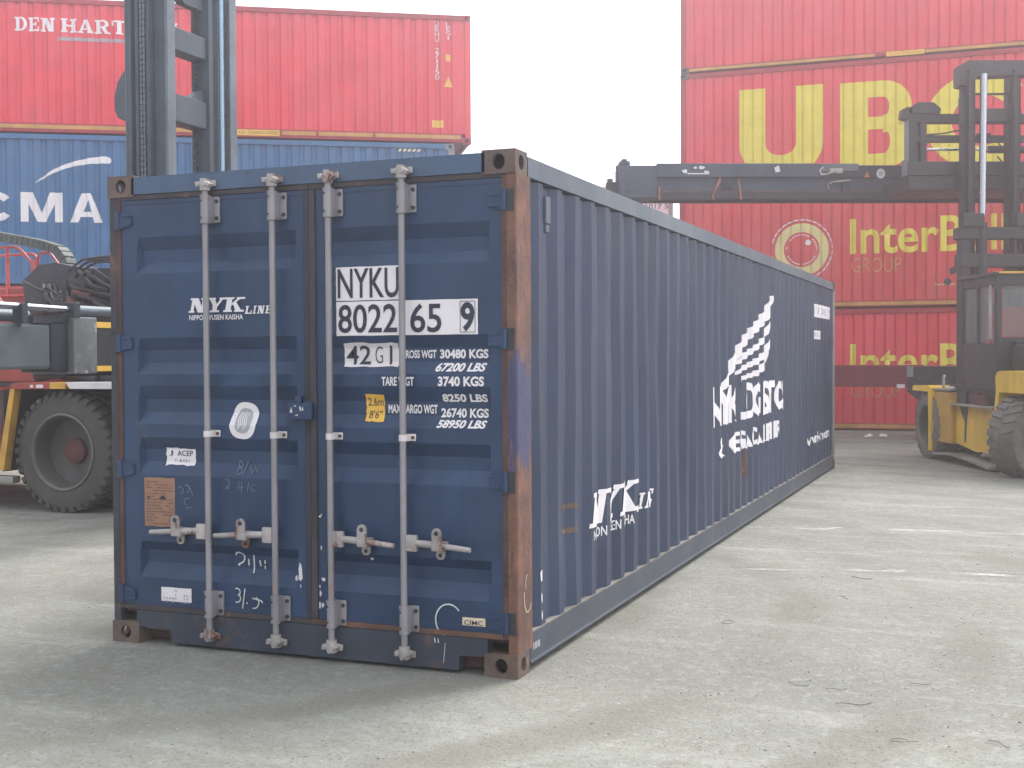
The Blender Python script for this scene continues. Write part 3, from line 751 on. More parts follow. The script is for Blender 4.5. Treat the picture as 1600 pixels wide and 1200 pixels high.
sc3 = [jag(-1.12, -1.10, .745, .76), jag(-1.105, -1.098, .755, .77, 6), jag(-1.108, -1.098, .575, .605, 6), jag(-1.105, -1.078, .415, .435), jag(-1.12, -1.106, .378, .40, 8), jag(-1.117, -1.100, .335, .368, 8), rect(-1.118, -1.108, .272, .305), jag(-1.105, -1.088, .272, .308, 6), jag(-.83, -.80, .535, .555, 7)]
sc3 = [[(max(x, -1.1195), z) for x, z in q] for q in sc3]
lay(poly_shape(sc3), fl, 'scuff', 'white_worn', K, dcu, dcv)
# stickers and lettering on the doors
def sticker(u0, u1, v0, v1, m, name='sticker', wob=0.0):
    P = []
    n = 8
    for k in range(n + 1): P.append((u0 + (u1 - u0) * k / n, v0 + random.uniform(-wob, wob)))
    for k in range(1, n): P.append((u1 + random.uniform(-wob, wob), v0 + (v1 - v0) * k / n))
    for k in range(n + 1): P.append((u1 - (u1 - u0) * k / n, v1 + random.uniform(-wob, wob)))
    for k in range(1, n): P.append((u0 + random.uniform(-wob, wob), v1 - (v1 - v0) * k / n))
    return lay(poly_shape([P]), fl, name, m, K, dcu, dcv)
def fl2(a, c, o): return (a, door_y(a, c) - .0055 - o, c)
def dtext(s, u0, u1, v0, v1, m='white', bold=0.03, shear=0.0, par=None):
    return lay(text_shape(s, u0, u1, v0, v1, bold, shear), fl2, 'lettering', m, par or K, dcu, dcv)
s1 = sticker(-1.003, -.632, 1.873, 2.045, 'white', wob=.001)
dtext('NYKU', -.992, -.640, 1.884, 2.036, 'ink', .012, par=s1)
s2 = sticker(-1.002, -.208, 1.692, 1.868, 'white', wob=.001)
dtext('8022', -.990, -.652, 1.706, 1.852, 'ink', .012, par=s2); dtext('65', -.578, -.405, 1.704, 1.850, 'ink', .012, par=s2)
dtext('9', -.300, -.226, 1.706, 1.852, 'ink', .03, par=s2)
fr = [rect(-.304, -.301, 1.702, 1.858), rect(-.224, -.221, 1.702, 1.858), rect(-.301, -.224, 1.702, 1.705), rect(-.301, -.224, 1.855, 1.858)]
lay(poly_shape(fr), fl2, 'lettering', 'ink', s2, dcu, dcv)
s3 = sticker(-.974, -.660, 1.532, 1.655, 'white_worn', wob=.004)
dtext('42', -.962, -.820, 1.545, 1.642, 'ink', .01, par=s3); dtext('G', -.795, -.752, 1.55, 1.636, 'ink', -.012, par=s3); dtext('1', -.712, -.698, 1.545, 1.640, 'ink', -.01, par=s3)
s4 = sticker(-.850, -.742, 1.252, 1.392, 'yelstick', wob=.003)
dtext('2.6m', -.838, -.750, 1.332, 1.374, 'ink', .0, par=s4); dtext('8\'6"', -.832, -.756, 1.268, 1.308, 'ink', .0, shear=.12, par=s4)
for s, a, b, c, d, sh in (('GROSS WGT', -.648, -.450, 1.575, 1.617, 0), ('30480 KGS', -.430, -.166, 1.573, 1.619, 0), ('67200 LBS', -.446, -.170, 1.507, 1.552, .28), ('TARE WGT', -.742, -.560, 1.436, 1.482, 0),
                          ('3740 KGS', -.427, -.176, 1.434, 1.484, 0), ('8250 LBS', -.414, -.168, 1.356, 1.396, 0), ('MAX CARGO WGT', -.722, -.445, 1.295, 1.341, 0), ('26740 KGS', -.425, -.166, 1.277, 1.325, 0), ('58950 LBS', -.440, -.168, 1.225, 1.266, .28)):
    dtext(s, a, b, c, d, 'white', .038 if 'WGT' not in s else .03, sh)
lay(slab_word('NYK', -1.905, -1.565, 1.828, 1.906, .04, {'K': 1.1}, .22), fl2, 'lettering', 'white', K, dcu, dcv)
lay(slab_word('LINE', -1.553, -1.384, 1.816, 1.858, .14, {'I': .5}, .22), fl2, 'lettering', 'white', K, dcu, dcv)
dtext('NIPPON YUSEN KAISHA', -1.911, -1.568, 1.787, 1.815, 'white', .02)
sa = sticker(-2.098, -1.908, .994, 1.088, 'white', wob=.005)
dtext('J', -2.078, -2.055, 1.045, 1.075, 'ink', .0, par=sa); dtext('ACEP', -2.025, -1.922, 1.045, 1.075, 'ink', .006, par=sa); dtext('Y - 8 4 0 1', -2.045, -1.945, 1.010, 1.027, 'ink', .0, par=sa)
# oval approval sticker
def oval(cx, cz, rx, rz, n=32, tilt=0.0, p=2.6):
    P = []
    for k in range(n):
        a = 2 * math.pi * k / n; c, s = math.cos(a), math.sin(a)
        x = rx * math.copysign(abs(c) ** (2 / p), c); z = rz * math.copysign(abs(s) ** (2 / p), s)
        P.append((cx + x * math.cos(tilt) - z * math.sin(tilt), cz + x * math.sin(tilt) + z * math.cos(tilt)))
    return P
so = lay(poly_shape([oval(-1.579, 1.246, .083, .098, tilt=-.12)]), fl, 'sticker', 'white', K, dcu, dcv)
lay(poly_shape([oval(-1.579, 1.246, .050, .066, tilt=-.12)]), fl2, 'sticker_print', 'greyink', so, dcu, dcv)
pr_ = [stroke_polys([(-1.61 + .012 * k, 1.20 + .008 * (k % 3)), (-1.603 + .012 * k, 1.225), (-1.611 + .012 * k, 1.26), (-1.60 + .012 * k, 1.29)], .006) for k in range(5)]
lay(poly_shape(sum(pr_, [])), lambda a, c, o: (a, door_y(a, c) - .008 - o, c), 'sticker_print', 'white', so, dcu, dcv)
# brown data plate, white label, cream maker's plate
sb = sticker(-2.222, -2.020, .655, .925, 'brass', 'data_plate', .002)
bars = []
for i in range(15):
    z = .905 - i * .0165; x = -2.21
    while x < -2.035:
        l = random.uniform(.012, .045)
        if random.random() < .72: bars.append(rect(x, min(x + l, -2.032), z - .005, z))
        x += l + .007
lay(poly_shape(bars), fl2, 'plate_print', 'brassink', sb, dcu, dcv)
bars = [jag(-2.205, -2.18, .808, .822), jag(-2.13, -2.07, .803, .826, 14)]
lay(poly_shape(bars), fl2, 'plate_print', 'ink', sb, dcu, dcv)
sw_ = sticker(-2.117, -1.918, .219, .322, 'white', wob=.001)
bars = [rect(-2.03, -2.01, .303, .309)]
for i, z in enumerate((.286, .268, .250)):
    for k in range(9):
        if random.random() < .7: bars.append(rect(-2.10 + k * .019, -2.10 + k * .019 + random.uniform(.006, .014), z - .010, z))
lay(poly_shape(bars[:1]), fl2, 'sticker_print', 'greyink', sw_, dcu, dcv); lay(poly_shape(bars[1:]), fl2, 'sticker_print', 'greyink', sw_, dcu, dcv)
sc_ = sticker(-.302, -.178, .234, .285, 'cream', wob=.0008)
dtext('CIMC', -.292, -.190, .249, .272, 'ink', .012, par=sc_)
# chalk marks
def chalk(strokes, wd=.008, m='chalk'):
    P = []
    for s in strokes: P += stroke_polys(s, wd)
    lay(poly_shape(P), fl2, 'chalk_mark', m, K, dcu, dcv)
def arc(cx, cz, r, a0, a1, n=14, sz=1.0): return [(cx + r * math.cos(R(a0 + (a1 - a0) * k / n)), cz + sz * r * math.sin(R(a0 + (a1 - a0) * k / n))) for k in range(n + 1)]
chalk([[(a_ - .025, b_) for a_, b_ in q_] for q_ in (arc(-1.60, .505, .030, 150, -60), [(-1.585, .48), (-1.61, .468), (-1.602, .464)], [(-1.545, .498), (-1.543, .468)], [(-1.512, .522), (-1.508, .43)], [(-1.475, .495), (-1.468, .468)], [(-1.442, .498), (-1.442, .482)], [(-1.440, .468), (-1.440, .455)])])
chalk([arc(-1.622, .325, .020, 120, -70, 8), arc(-1.622, .292, .022, 70, -110, 8), [(-1.572, .345), (-1.588, .24)], [(-1.562, .272), (-1.558, .266)], [(-1.525, .298), (-1.47, .288), (-1.462, .278)], arc(-1.518, .276, .032, 60, -100, 9)], .007)
chalk([arc(-.375, .262, .072, 40, 262, 22, 1.15), [(-.385, .180), (-.33, .171), (-.285, .172)]], .007)
chalk([[(-1.62, 1.03), (-1.625, .96)], arc(-1.615, 1.008, .018, 90, -90, 6), arc(-1.615, .976, .02, 90, -90, 6), [(-1.565, 1.03), (-1.585, .955)], [(-1.545, 1.0), (-1.53, .965), (-1.515, 1.0), (-1.50, .968), (-1.488, 1.01)]], .006, 'faintchalk')
chalk([arc(-1.68, .91, .018, 120, -90, 7), [(-1.69, .88), (-1.665, .885)], [(-1.60, .92), (-1.61, .885), (-1.57, .888)], [(-1.585, .92), (-1.588, .86)], [(-1.54, .92), (-1.55, .87)], arc(-1.51, .89, .018, 60, 300, 7)], .006, 'faintchalk')
chalk([arc(-1.98, .86, .02, 140, -70, 7), arc(-1.94, .87, .02, 120, -90, 7), [(-1.92, .88), (-1.90, .83)], arc(-1.935, .80, .02, 60, 260, 7), [(-1.95, .765), (-1.91, .768)]], .006, 'faintchalk')
chalk([[(-2.15 + .028 * k, .445 + .012 * (k % 2)), (-2.145 + .028 * k, .50), (-2.135 + .028 * k, .46 + .01 * (k % 3))] for k in range(11)], .004, 'ghostchalk')
# marks on the sill
lay(poly_shape(stroke_polys([(-1.75, .14), (-1.70, .09)], .008) + stroke_polys([(-1.70, .14), (-1.75, .09)], .008) + sum([stroke_polys([(-1.63 + .055 * k + a_, .112 + b_) for a_, b_ in arc(0, 0, .02 + .003 * (k % 3), 40 + 70 * k, 300 + 70 * k, 7, 1.1)], .005) for k in range(5)], [])), lambda a, c, o: (a, -.003 - o, c), 'chalk_mark', 'ghostchalk', K)
lay(poly_shape(stroke_polys([(-.45, .172), (-.445, .150)], .006) + stroke_polys([(-.43, .168), (-.427, .15)], .006) + stroke_polys([(-.39, .15), (-.40, .05)], .003)), lambda a, c, o: (a, -.003 - o, c), 'chalk_mark', 'chalk', K)
# chalk curve on the rusty post's side
lay(poly_shape(stroke_polys([(.12, .50), (.10, .47), (.10, .43)], .005) + stroke_polys(arc(.125, .38, .05, 150, 330, 10, 1.4), .005)), lambda a, c, o: (.0035 + o, a, c), 'chalk_mark', 'cream', K)
lay(poly_shape([rect(.22 + .02 * k, .226 + .02 * k, .10, .135) for k in range(5)]), lambda a, c, o: (-.002 + o, a, c), 'chalk_mark', 'chalk', K)
# lettering on the long side
lay(slab_word('NYK', 1.215, 2.13, .585, .785, .0, {'K': 1.1}, .22), side_map, 'lettering', 'white', K, side_cuts, zrows)
lay(slab_word('LINE', 2.14, 2.62, .570, .675, .14, {'I': .5}, .3), side_map, 'lettering', 'white', K, side_cuts, zrows)
for t_, a_, b_ in (('NIPPON', 1.245, 1.503), ('YUSEN', 1.585, 1.795), ('KAISHA', 1.862, 2.085)):
    lay(text_shape(t_, a_, b_, .505, .565, .012), side_map, 'lettering', 'white', K, side_cuts, zrows)
lay(text_shape('NYK LOGISTICS', 4.42, 8.10, .985, 1.325, .035), side_map, 'lettering', 'white', K, side_cuts, zrows)
lay(text_shape('& MEGACARRIER', 4.66, 7.75, .715, .895, .03), side_map, 'lettering', 'white', K, side_cuts, zrows)
def band(pts):
    T = [(a, b) for a, b, t in pts]; P = []
    for (a, b, t), (c, d, s) in zip(pts, pts[1:]): P.append([(a, b - t / 2), (c, d - s / 2), (c, d + s / 2), (a, b + t / 2)])
    return P
wing = band([(4.85, 1.28, .06), (5.1, 1.42, .13), (5.35, 1.55, .15), (5.7, 1.69, .12), (6.1, 1.79, .11), (6.5, 1.88, .12), (6.85, 1.97, .15), (7.1, 2.07, .20), (7.3, 2.17, .05)])
wing += band([(5.4, 1.50, .02), (5.6, 1.54, .06), (5.8, 1.575, .065), (6.3, 1.64, .06), (6.8, 1.74, .07), (7.0, 1.85, .10), (7.12, 1.94, .03)])
wing += band([(5.4, 1.40, .02), (5.6, 1.45, .05), (6.0, 1.485, .05), (6.5, 1.53, .07), (6.85, 1.60, .08), (7.1, 1.72, .10), (7.16, 1.78, .03)])
wing += band([(5.6, 1.35, .02), (5.8, 1.375, .04), (6.1, 1.39, .045), (6.45, 1.41, .06), (6.75, 1.47, .09), (6.95, 1.56, .10), (7.0, 1.62, .03)])
lay(poly_shape(wing), side_map, 'wing_logo', 'white', K, side_cuts, zrows)
s5 = lay(poly_shape([rect(10.25, 11.80, 2.06, 2.225)]), side_map, 'sticker', 'white', K, side_cuts, zrows)
for t_, a_, b_ in (('NYKU', 10.32, 10.72), ('802265', 10.82, 11.45), ('9', 11.6, 11.7)):
    lay(text_shape(t_, a_, b_, 2.10, 2.19, -.012), lambda a, c, o: side_map(a, c, o + .004), 'lettering', 'greyink', s5, side_cuts, zrows)
s6 = lay(poly_shape([rect(10.30, 10.85, 1.78, 1.89)]), side_map, 'sticker', 'white', K, side_cuts, zrows)
lay(text_shape('42G1', 10.36, 10.78, 1.81, 1.865, -.012), lambda a, c, o: side_map(a, c, o + .004), 'lettering', 'greyink', s6, side_cuts, zrows)
lay(text_shape('www.nykline.com', 9.7, 11.75, .43, .60, .02), side_map, 'lettering', 'white', K, side_cuts, zrows)
lay(poly_shape([rect(.72, .97, .735, .765), rect(.74, .96, .60, .63)]), side_map, 'scuff', 'dullochre', K, side_cuts, zrows)
lay(poly_shape([jag(.345, .37, .40, .50, 9), jag(.35, .368, .30, .36, 8), jag(.352, .366, .22, .28, 7)]), side_map, 'scuff', 'white_worn', K, side_cuts, zrows)
for q_ in (jag(3.92, 4.0, 1.85, 2.05, 9), jag(5.75, 5.9, .40, .74, 12), jag(5.95, 6.05, .5, .9, 10), jag(6.4, 6.5, .9, 1.0, 9)):
    lay(poly_shape([q_]), side_map, 'rust_patch', 'rustdark', K, side_cuts, zrows)
# air vent
v = MB(); v.box(SX - .03, SX + .012, .43, .50, 2.27, 2.41, .005); v.box(SX - .03, SX + .010, .435, .485, 2.225, 2.262, .004)
v.build('air_vent', 'blue_rail', K)

# ------------------------------------------------------------------ stacked containers, right hand side
UR = (0.9993, 0.0372); PRx, PRy = -4.357, 20.955
GRP = 'red containers stacked in the yard behind'
def at(u, s, P): return (P[0] + u[0] * s, P[1] + u[1] * s)
bulk = dict(pitch=0.208, outer=0.158, slope=0.012, depth=0.030)
t1, f1, c1 = yard_container('stacked_container', 'bottom red container of the right stack, its yellow lettering half hidden by a trailer', 'shipping container', (PRx, PRy), UR, 13.0, 2.44, 0.0, 2.53, 'red', 'red_dark', 'red_dark', group=GRP, **bulk)
t2, f2, c2 = yard_container('stacked_container', 'red container with pale ring logo, second from the ground in the right stack', 'shipping container', (PRx - .03, PRy), UR, 13.0, 2.44, 2.55, 2.56, 'red_old', 'red_dark', 'red_dark', group=GRP, **bulk)
t3, f3, c3 = yard_container('stacked_container', 'red container with huge yellow UBC letters in the right stack', 'shipping container', (PRx, PRy), UR, 13.0, 2.44, 5.13, 2.54, 'red', 'red_dark', 'red_dark', group=GRP, **bulk)
t4, f4, c4 = yard_container('stacked_container', 'plain red container on top of the right stack, cut off by the picture edge', 'shipping container', (PRx, PRy + .02), UR, 13.0, 2.44, 7.69, 2.7, 'red', 'red_dark', 'red_dark', group=GRP, railbot=.12, **bulk)
def stripe(t, x0, x1, z0, z1, m='ochre', y=-.006):
    MB().box(x0, x1, y, .012, z0, z1).build('stripe', m, t)
stripe(t1, .2, 12.8, .055, .13); stripe(t2, .2, 12.8, .05, .12); stripe(t4, .19, 4.05, .03, .09); stripe(t4, 5.05, 12.8, .03, .09)
q = MB(); q.box(4.28, 5.03, -.010, .01, .01, .105); q = q.build('sticker', 'yelstick', t4)
lay(text_shape('4,5m - STACKING', 4.34, 4.98, .03, .085, .0), lambda a, c, o: (a, -.0125 - o, c), 'lettering', 'ochre', q)
q = MB(); q.box(2.35, 3.15, -.010, .01, .035, .14); q.build('sticker', 'ringyel', t1)
# UBC
def zz(z, b): return z - b
U_ = poly_shape([rect(1.27, 1.83, 2.0 + 5.13, 7.245)] and
                [rect(1.27, 1.82, 6.05, 7.245), rect(2.46, 3.015, 6.05, 7.245)] +
                [[(2.1425 + .8725 * math.cos(a0), 6.05 + .72 * math.sin(a0)), (2.1425 + .3175 * math.cos(a0), 6.05 + .24 * math.sin(a0)), (2.1425 + .3175 * math.cos(a1), 6.05 + .24 * math.sin(a1)), (2.1425 + .8725 * math.cos(a1), 6.05 + .72 * math.sin(a1))] for a0, a1 in [(R(180 + 180 * k / 20), R(180 + 180 * (k + 1) / 20)) for k in range(20)]])
def up(bm, dz_):
    for v in bm.verts: v.co.y += dz_
    return bm
lay(up(U_, -5.13), f3, 'lettering', 'yellow', t3, c3)
def bowl(cx, cz, r0x, r0z, r1x, r1z):
    return [[(cx + r0x * math.cos(a0), cz + r0z * math.sin(a0)), (cx + r1x * math.cos(a0), cz + r1z * math.sin(a0)), (cx + r1x * math.cos(a1), cz + r1z * math.sin(a1)), (cx + r0x * math.cos(a1), cz + r0z * math.sin(a1))] for a0, a1 in [(R(-90 + 180 * k / 14), R(-90 + 180 * (k + 1) / 14)) for k in range(14)]]
Bp = [rect(3.36, 3.92, 5.43, 7.225), rect(3.92, 4.22, 6.89, 7.225), rect(3.92, 4.22, 6.23, 6.49), rect(3.92, 4.22, 5.43, 5.73)]
Bp += bowl(4.22, 6.69, .12, .20, .56, .535); Bp += bowl(4.22, 5.98, .14, .25, .63, .55)
lay(up(poly_shape([[(a, b) for a, b in p] for p in Bp]), -5.13), f3, 'lettering', 'yellow', t3, c3)
Cp = []
for k in range(26):
    a0, a1 = R(42 + 276 * k / 26), R(42 + 276 * (k + 1) / 26)
    Cp.append([(6.1 + .55 * math.cos(a0), 6.28 + .52 * math.sin(a0)), (6.1 + 1.06 * math.cos(a0), 6.28 + .97 * math.sin(a0)), (6.1 + 1.06 * math.cos(a1), 6.28 + .97 * math.sin(a1)), (6.1 + .55 * math.cos(a1), 6.28 + .52 * math.sin(a1))])
lay(up(poly_shape(Cp), -5.13), f3, 'lettering', 'yellow', t3, c3)
# ring emblem with dot and lettering, on two boxes
def interbulk(t, fn, cuts, base, dx, dzz):
    Z = lambda z: z - base + dzz
    def L_(s, a, b, c, d, bold, m): lay(text_shape(s, a + dx, b + dx, Z(c), Z(d), bold), fn, 'lettering', m, t, cuts)
    L_('InterBulk', 3.56, 6.95, 3.665, 4.40, .018, 'yellow')
    L_('GROUP', 3.59, 4.58, 3.285, 3.585, -.008, 'outyel')
    lay(poly_shape([[(a + dx, Z(b)) for a, b in p] for p in ring_polys(2.575, 3.80, .37, .555)]), fn, 'ring_logo', 'ringyel', t, cuts)
    thin = []
    for k in range(30):
        if random.random() < .82: thin += ring_polys(2.575, 3.80, .615, .640, k * 12, k * 12 + 9.5, 2)
        if random.random() < .82: thin += ring_polys(2.575, 3.80, .300, .322, k * 12, k * 12 + 9.5, 2)
    thin += [oval(2.71, 3.945, .06, .06, 16, 0, 2)]
    lay(poly_shape([[(a + dx, Z(b)) for a, b in p] for p in thin]), fn, 'ring_logo', 'white', t, cuts)
    L_('www.interbulkgroup.com', 5.22, 7.2, 2.955, 3.045, 0.0, 'ringyel')
interbulk(t2, f2, c2, 2.55, .03, 0.0); interbulk(t1, f1, c1, 0.0, 0.0, -2.60)

# ------------------------------------------------------------------ stacked containers, left hand side
UL = (0.8503, 0.5263); PL = (-15.668, 12.993)
corr = dict(pitch=0.245, outer=0.118, slope=0.03, depth=0.036)
GL = 'containers stacked on the left behind'
def atl(s): return at(UL, s, PL)
yard_container('stacked_container', 'weathered red container at the bottom of the left stack, below the blue one', 'shipping container', atl(-3.44), UL, 12.19, 2.44, 0.0, 2.99, 'red_old', 'red_dark', 'red_dark', group=GL, **corr)
tb, fb, cb = yard_container('stacked_container', 'blue container with white CMA lettering in the middle of the left stack', 'shipping container', atl(-3.44), UL, 12.19, 2.44, 3.0, 2.91, 'cmablue', 'cmablue', 'greypost', group=GL, mcast='greypost', **corr)
tr, fr_, cr = yard_container('stacked_container', 'longer red container overhanging the blue one on top of the left stack', 'shipping container', atl(-4.62), UL, 13.716, 2.44, 5.92, 2.60, 'red', 'red_dark', 'red', group=GL, mcast='red_dark', railbot=.20, cast_at=0.0, **corr)
def shift(fn, s, z): return lambda a, b, o: fn(a + s, b - z, o)
def layL(bm, name, m, t, fn, cuts, s, z):
    lay(bm, shift(fn, s, z), name, m, t, [c - s for c in cuts])
layL(slab_word('DEN', .285, 1.02, 7.875, 8.14, .08, {'D': .95, 'E': .85, 'N': 1.05}), 'lettering', 'white', tr, fr_, cr, 4.62, 5.92)
layL(slab_word('HARTOGH', 1.13, 3.31, 7.875, 8.14, .08, {'O': 1.05}), 'lettering', 'white', tr, fr_, cr, 4.62, 5.92)
layL(poly_shape([rect(1.07, 3.3, 7.715, 7.785)]), 'stripe', 'greybar', tr, fr_, cr, 4.62, 5.92)
for a, b in ((-4.3, 4.40), (5.30, 5.97), (6.02, 7.1), (7.15, 8.88)): MB().box(a + 4.62, b + 4.62, -.006, .01, .09, .165).build('stripe', 'ochre', tr)
q = MB(); q.box(4.425 + 4.62, 5.256 + 4.62, -.008, .01, .06, .175); q = q.build('sticker', 'yelstick', tr)
lay(text_shape('4,5m - STACKING LOADED', 4.46 + 4.62, 5.22 + 4.62, .085, .15, 0.0), lambda a, c, o: (a, -.0105 - o, c), 'lettering', 'ink', q)
def vtext(s, x0, x1, zt, zb, m='white'):
    n = len(s); h_ = (zt - zb) / n
    return join_shapes(*[text_shape(c, x0 + ((x1 - x0) * .38 if c == '1' else 0), x1 - ((x1 - x0) * .34 if c == '1' else 0), zt - (k + .86) * h_, zt - k * h_, .0) for k, c in enumerate(s) if c != ' '])
layL(vtext('DEHU 271150', 8.37, 8.46, 8.40, 7.20), 'lettering', 'white', tr, fr_, cr, 4.62, 5.92)
layL(vtext('LEG1', 8.60, 8.69, 8.38, 8.02), 'lettering', 'white', tr, fr_, cr, 4.62, 5.92)
layL(poly_shape([rect(8.59, 8.69, 7.59, 7.73), [(8.55, 7.07), (8.735, 7.07), (8.643, 7.285)]]), 'sticker', 'yelstick', tr, fr_, cr, 4.62, 5.92)
layL(poly_shape([rect(8.30, 8.535, 6.24, 6.39)]), 'sticker', 'yelstick', tr, fr_, cr, 4.62, 5.92)
layL(poly_shape([[(7.60 + .095 * k, 5.735), (7.655 + .095 * k, 5.735), (7.69 + .095 * k, 5.79), (7.635 + .095 * k, 5.79)] for k in range(5)]), 'stripe', 'cream', tb, lambda a, b, o: (a, -.003 - o, b) if b > 2.7 else fb(a, b, o), [], 3.44, 3.0)
mz0, mz1 = 4.222, 4.79
Mp = [rect(.345, .49, mz0, mz1), rect(.975, 1.12, mz0, mz1), [(.49, mz1), (.49, 4.56), (.66, mz0), (.7325, mz0), (.7325, 4.40), (.575, mz1)], [(.975, mz1), (.89, mz1), (.7325, 4.40), (.7325, mz0), (.805, mz0), (.975, 4.56)]]
layL(poly_shape(Mp), 'lettering', 'white', tb, fb, cb, 3.44, 3.0)
Ap = [[(1.25, mz0), (1.405, mz0), (1.60, 4.66), (1.555, mz1), (1.475, mz1)], [(1.555, mz1), (1.60, 4.66), (1.70, mz0), (1.86, mz0), (1.64, mz1)], [(1.43, 4.33), (1.675, 4.33), (1.645, 4.43), (1.475, 4.43)]]
layL(poly_shape(Ap), 'lettering', 'white', tb, fb, cb, 3.44, 3.0)
layL(poly_shape(ring_polys(-.12, 4.506, .19, .345, 38, 322, 26, .83)), 'lettering', 'white', tb, fb, cb, 3.44, 3.0)
swp = band([(.62, 4.97, .01), (.80, 5.10, .05), (1.0, 5.225, .075), (1.28, 5.335, .09), (1.55, 5.40, .11), (1.80, 5.435, .13), (1.95, 5.435, .14), (2.01, 5.43, .10), (2.03, 5.43, .04)])
layL(poly_shape(swp), 'swoosh_logo', 'white', tb, fb, cb, 3.44, 3.0)

# ------------------------------------------------------------------ pale containers far behind
UW = (0.958, 0.287)
PW = (-5.98 - UW[0] * 6.06, 26.7 - UW[1] * 6.06)
GW = 'white containers behind the lifted spreader'
yard_container('white_container', 'lower white container standing far behind the blue one', 'shipping container', PW, UW, 6.06, 2.44, 0, 3.05, 'pale_wall', 'pale_wall', 'greypost', group=GW, **corr)
tw, fw, cw_ = yard_container('white_container', 'white container with black number, seen in the gap beneath the dark spreader', 'shipping container', PW, UW, 6.06, 2.44, 3.06, 3.04, 'pale_wall', 'pale_wall', 'greypost', group=GW, **corr)
lay(text_shape('RM', 4.62, 4.95, 2.42, 2.55, .01), fw, 'lettering', 'ink', tw, cw_)
lay(text_shape('801017 5', 5.08, 5.93, 2.42, 2.55, .01), fw, 'lettering', 'ink', tw, cw_)
lay(text_shape('45GK', 5.2, 5.62, 2.22, 2.33, .0), fw, 'lettering', 'ink', tw, cw_)

# ------------------------------------------------------------------ wheels
def wheel(parent, loc, rot, Rr, wd, mt='tyre', hub='rimred', lugs=36):
    """outer face towards -y of the pivot"""
    wv = pivot('wheel', parent, loc, rot)
    m = MB(); h = wd / 2; ri = Rr * .62
    m.lathe([(-h * .80, ri), (-h * .98, ri + .02), (-h, ri + (Rr - ri) * .45), (-h * .93, Rr * .93), (-h * .78, Rr * .965), (0, Rr * .972), (h * .78, Rr * .965), (h * .93, Rr * .93), (h, ri + (Rr - ri) * .45), (h * .98, ri + .02), (h * .8, ri)], (0, 0, 0), 'y', 56)
    for k in range(lugs):
        for sd_ in (-1, 1):
            a = 2 * math.pi * (k + (.5 if sd_ > 0 else 0)) / lugs
            aw = math.pi / lugs * .62; ask = .09 * 1
            P = []
            for rr, yy0, yy1 in ((Rr * .95, h * .10, h * .985), (Rr * 1.0, h * .10, h * .90)):
                for (yy, da) in ((yy0, -aw + ask), (yy0, aw + ask), (yy1, aw), (yy1, -aw)):
                    P.append(m.bm.verts.new((rr * math.cos(a + da), sd_ * yy, rr * math.sin(a + da))))
            for idx in ((4, 5, 6, 7), (0, 1, 5, 4), (1, 2, 6, 5), (2, 3, 7, 6), (3, 0, 4, 7)):
                m.bm.faces.new([P[i] for i in idx])
            # shoulder lug down the side
            P = []
            for rr, yy in ((Rr * .90, h * 1.0), (Rr * .99, h * .97), (Rr * .985, h * .86), (Rr * .88, h * .93)):
                for da in (-aw * .8, aw * .8): P.append(m.bm.verts.new((rr * math.cos(a + da), sd_ * yy, rr * math.sin(a + da))))
            for idx in ((0, 1, 3, 2), (2, 3, 5, 4), (0, 2, 4, 6), (1, 7, 5, 3)): m.bm.faces.new([P[i] for i in idx])
    m.build('tyre', mt, wv, 28)
    m = MB()
    m.lathe([(-h * .80, ri), (-h * .98, ri + .012), (-h * 1.0, ri - .006), (-h * .93, ri - .024), (-h * .70, ri - .034), (-h * .10, ri - .05), (-h * .02, ri * .72), (-h * .06, ri * .45), (-h * .05, .02)], (0, 0, 0), 'y', 40)
    m.lathe([(h * .8, ri), (h * .95, ri - .01), (h * .5, ri - .05), (h * .45, .02)], (0, 0, 0), 'y', 40)
    m.build('rim', 'rim', wv, 35)
    m = MB(); m.lathe([(-h * .985, ri + .014), (-h * 1.03, ri + .006), (-h * 1.03, ri - .008), (-h * .95, ri - .016)], (0, 0, 0), 'y', 40)
    m.build('rim_lip', 'tyrepale', wv, 35)
    m = MB()
    m.lathe([(-h * .04, ri * .36), (-h * .22, ri * .34), (-h * .27, ri * .28), (-h * .32, ri * .15), (-h * .32, .003)], (0, 0, 0), 'y', 24)
    m.build('hub', hub, wv, 35)
    return wv

# ------------------------------------------------------------------ left: container handler
HN = thing('container_handler', 'red and grey container handler with tall double mast, left of the navy container', 'container handler', (-6.77, 5.4, 0))
HX, HY = -6.77, 5.4
def hb(name, mats, fn, smooth=None, parent=None):
    mb = MB(); fn(mb)
    for v in mb.bm.verts: v.co -= Vector((HX, HY, 0))
    return mb.build(name, mats, parent or HN, smooth)
for yy, rot in ((4.74, 0), (5.24, 0), (6.15, math.pi)):
    wheel(HN, (0, yy - HY, .625), rot, .625, .47)
for yy, rot in ((4.85, 0), (6.7, math.pi)): wheel(HN, (-4.1, yy - HY, .55), rot, .55, .42)
hb('axle', 'mastdk', lambda m: m.tube([(-6.77, 4.85, .62), (-6.77, 6.7, .62)], .13, 12))
hb('chassis', 'machred', lambda m: (m.box(-11.6, -7.62, 4.55, 7.0, .42, 1.245, .03), m.box(-11.6, -7.6, 4.52, 7.03, 1.25, 1.285), m.box(-7.6, -5.9, 5.5, 6.1, .45, 1.1)))
hb('wheel_arch', 'mastdk', lambda m: (m.box(-7.6, -5.95, 5.46, 5.5, .5, 1.26), m.box(-7.62, -7.58, 4.56, 5.46, .40, 1.26)))
def grille(m):
    for k in range(9): m.box(-8.2, -7.72, 4.535, 4.552, .62 + k * .055, .645 + k * .055)
hb('grille', 'mastdk', grille)
hb('fender', 'machred', lambda m: (m.prism([(-7.40, 1.30), (-7.36, 1.335), (-6.88, 1.340), (-6.88, 1.275), (-7.36, 1.27)], 'y', 4.46, 5.35)), None)
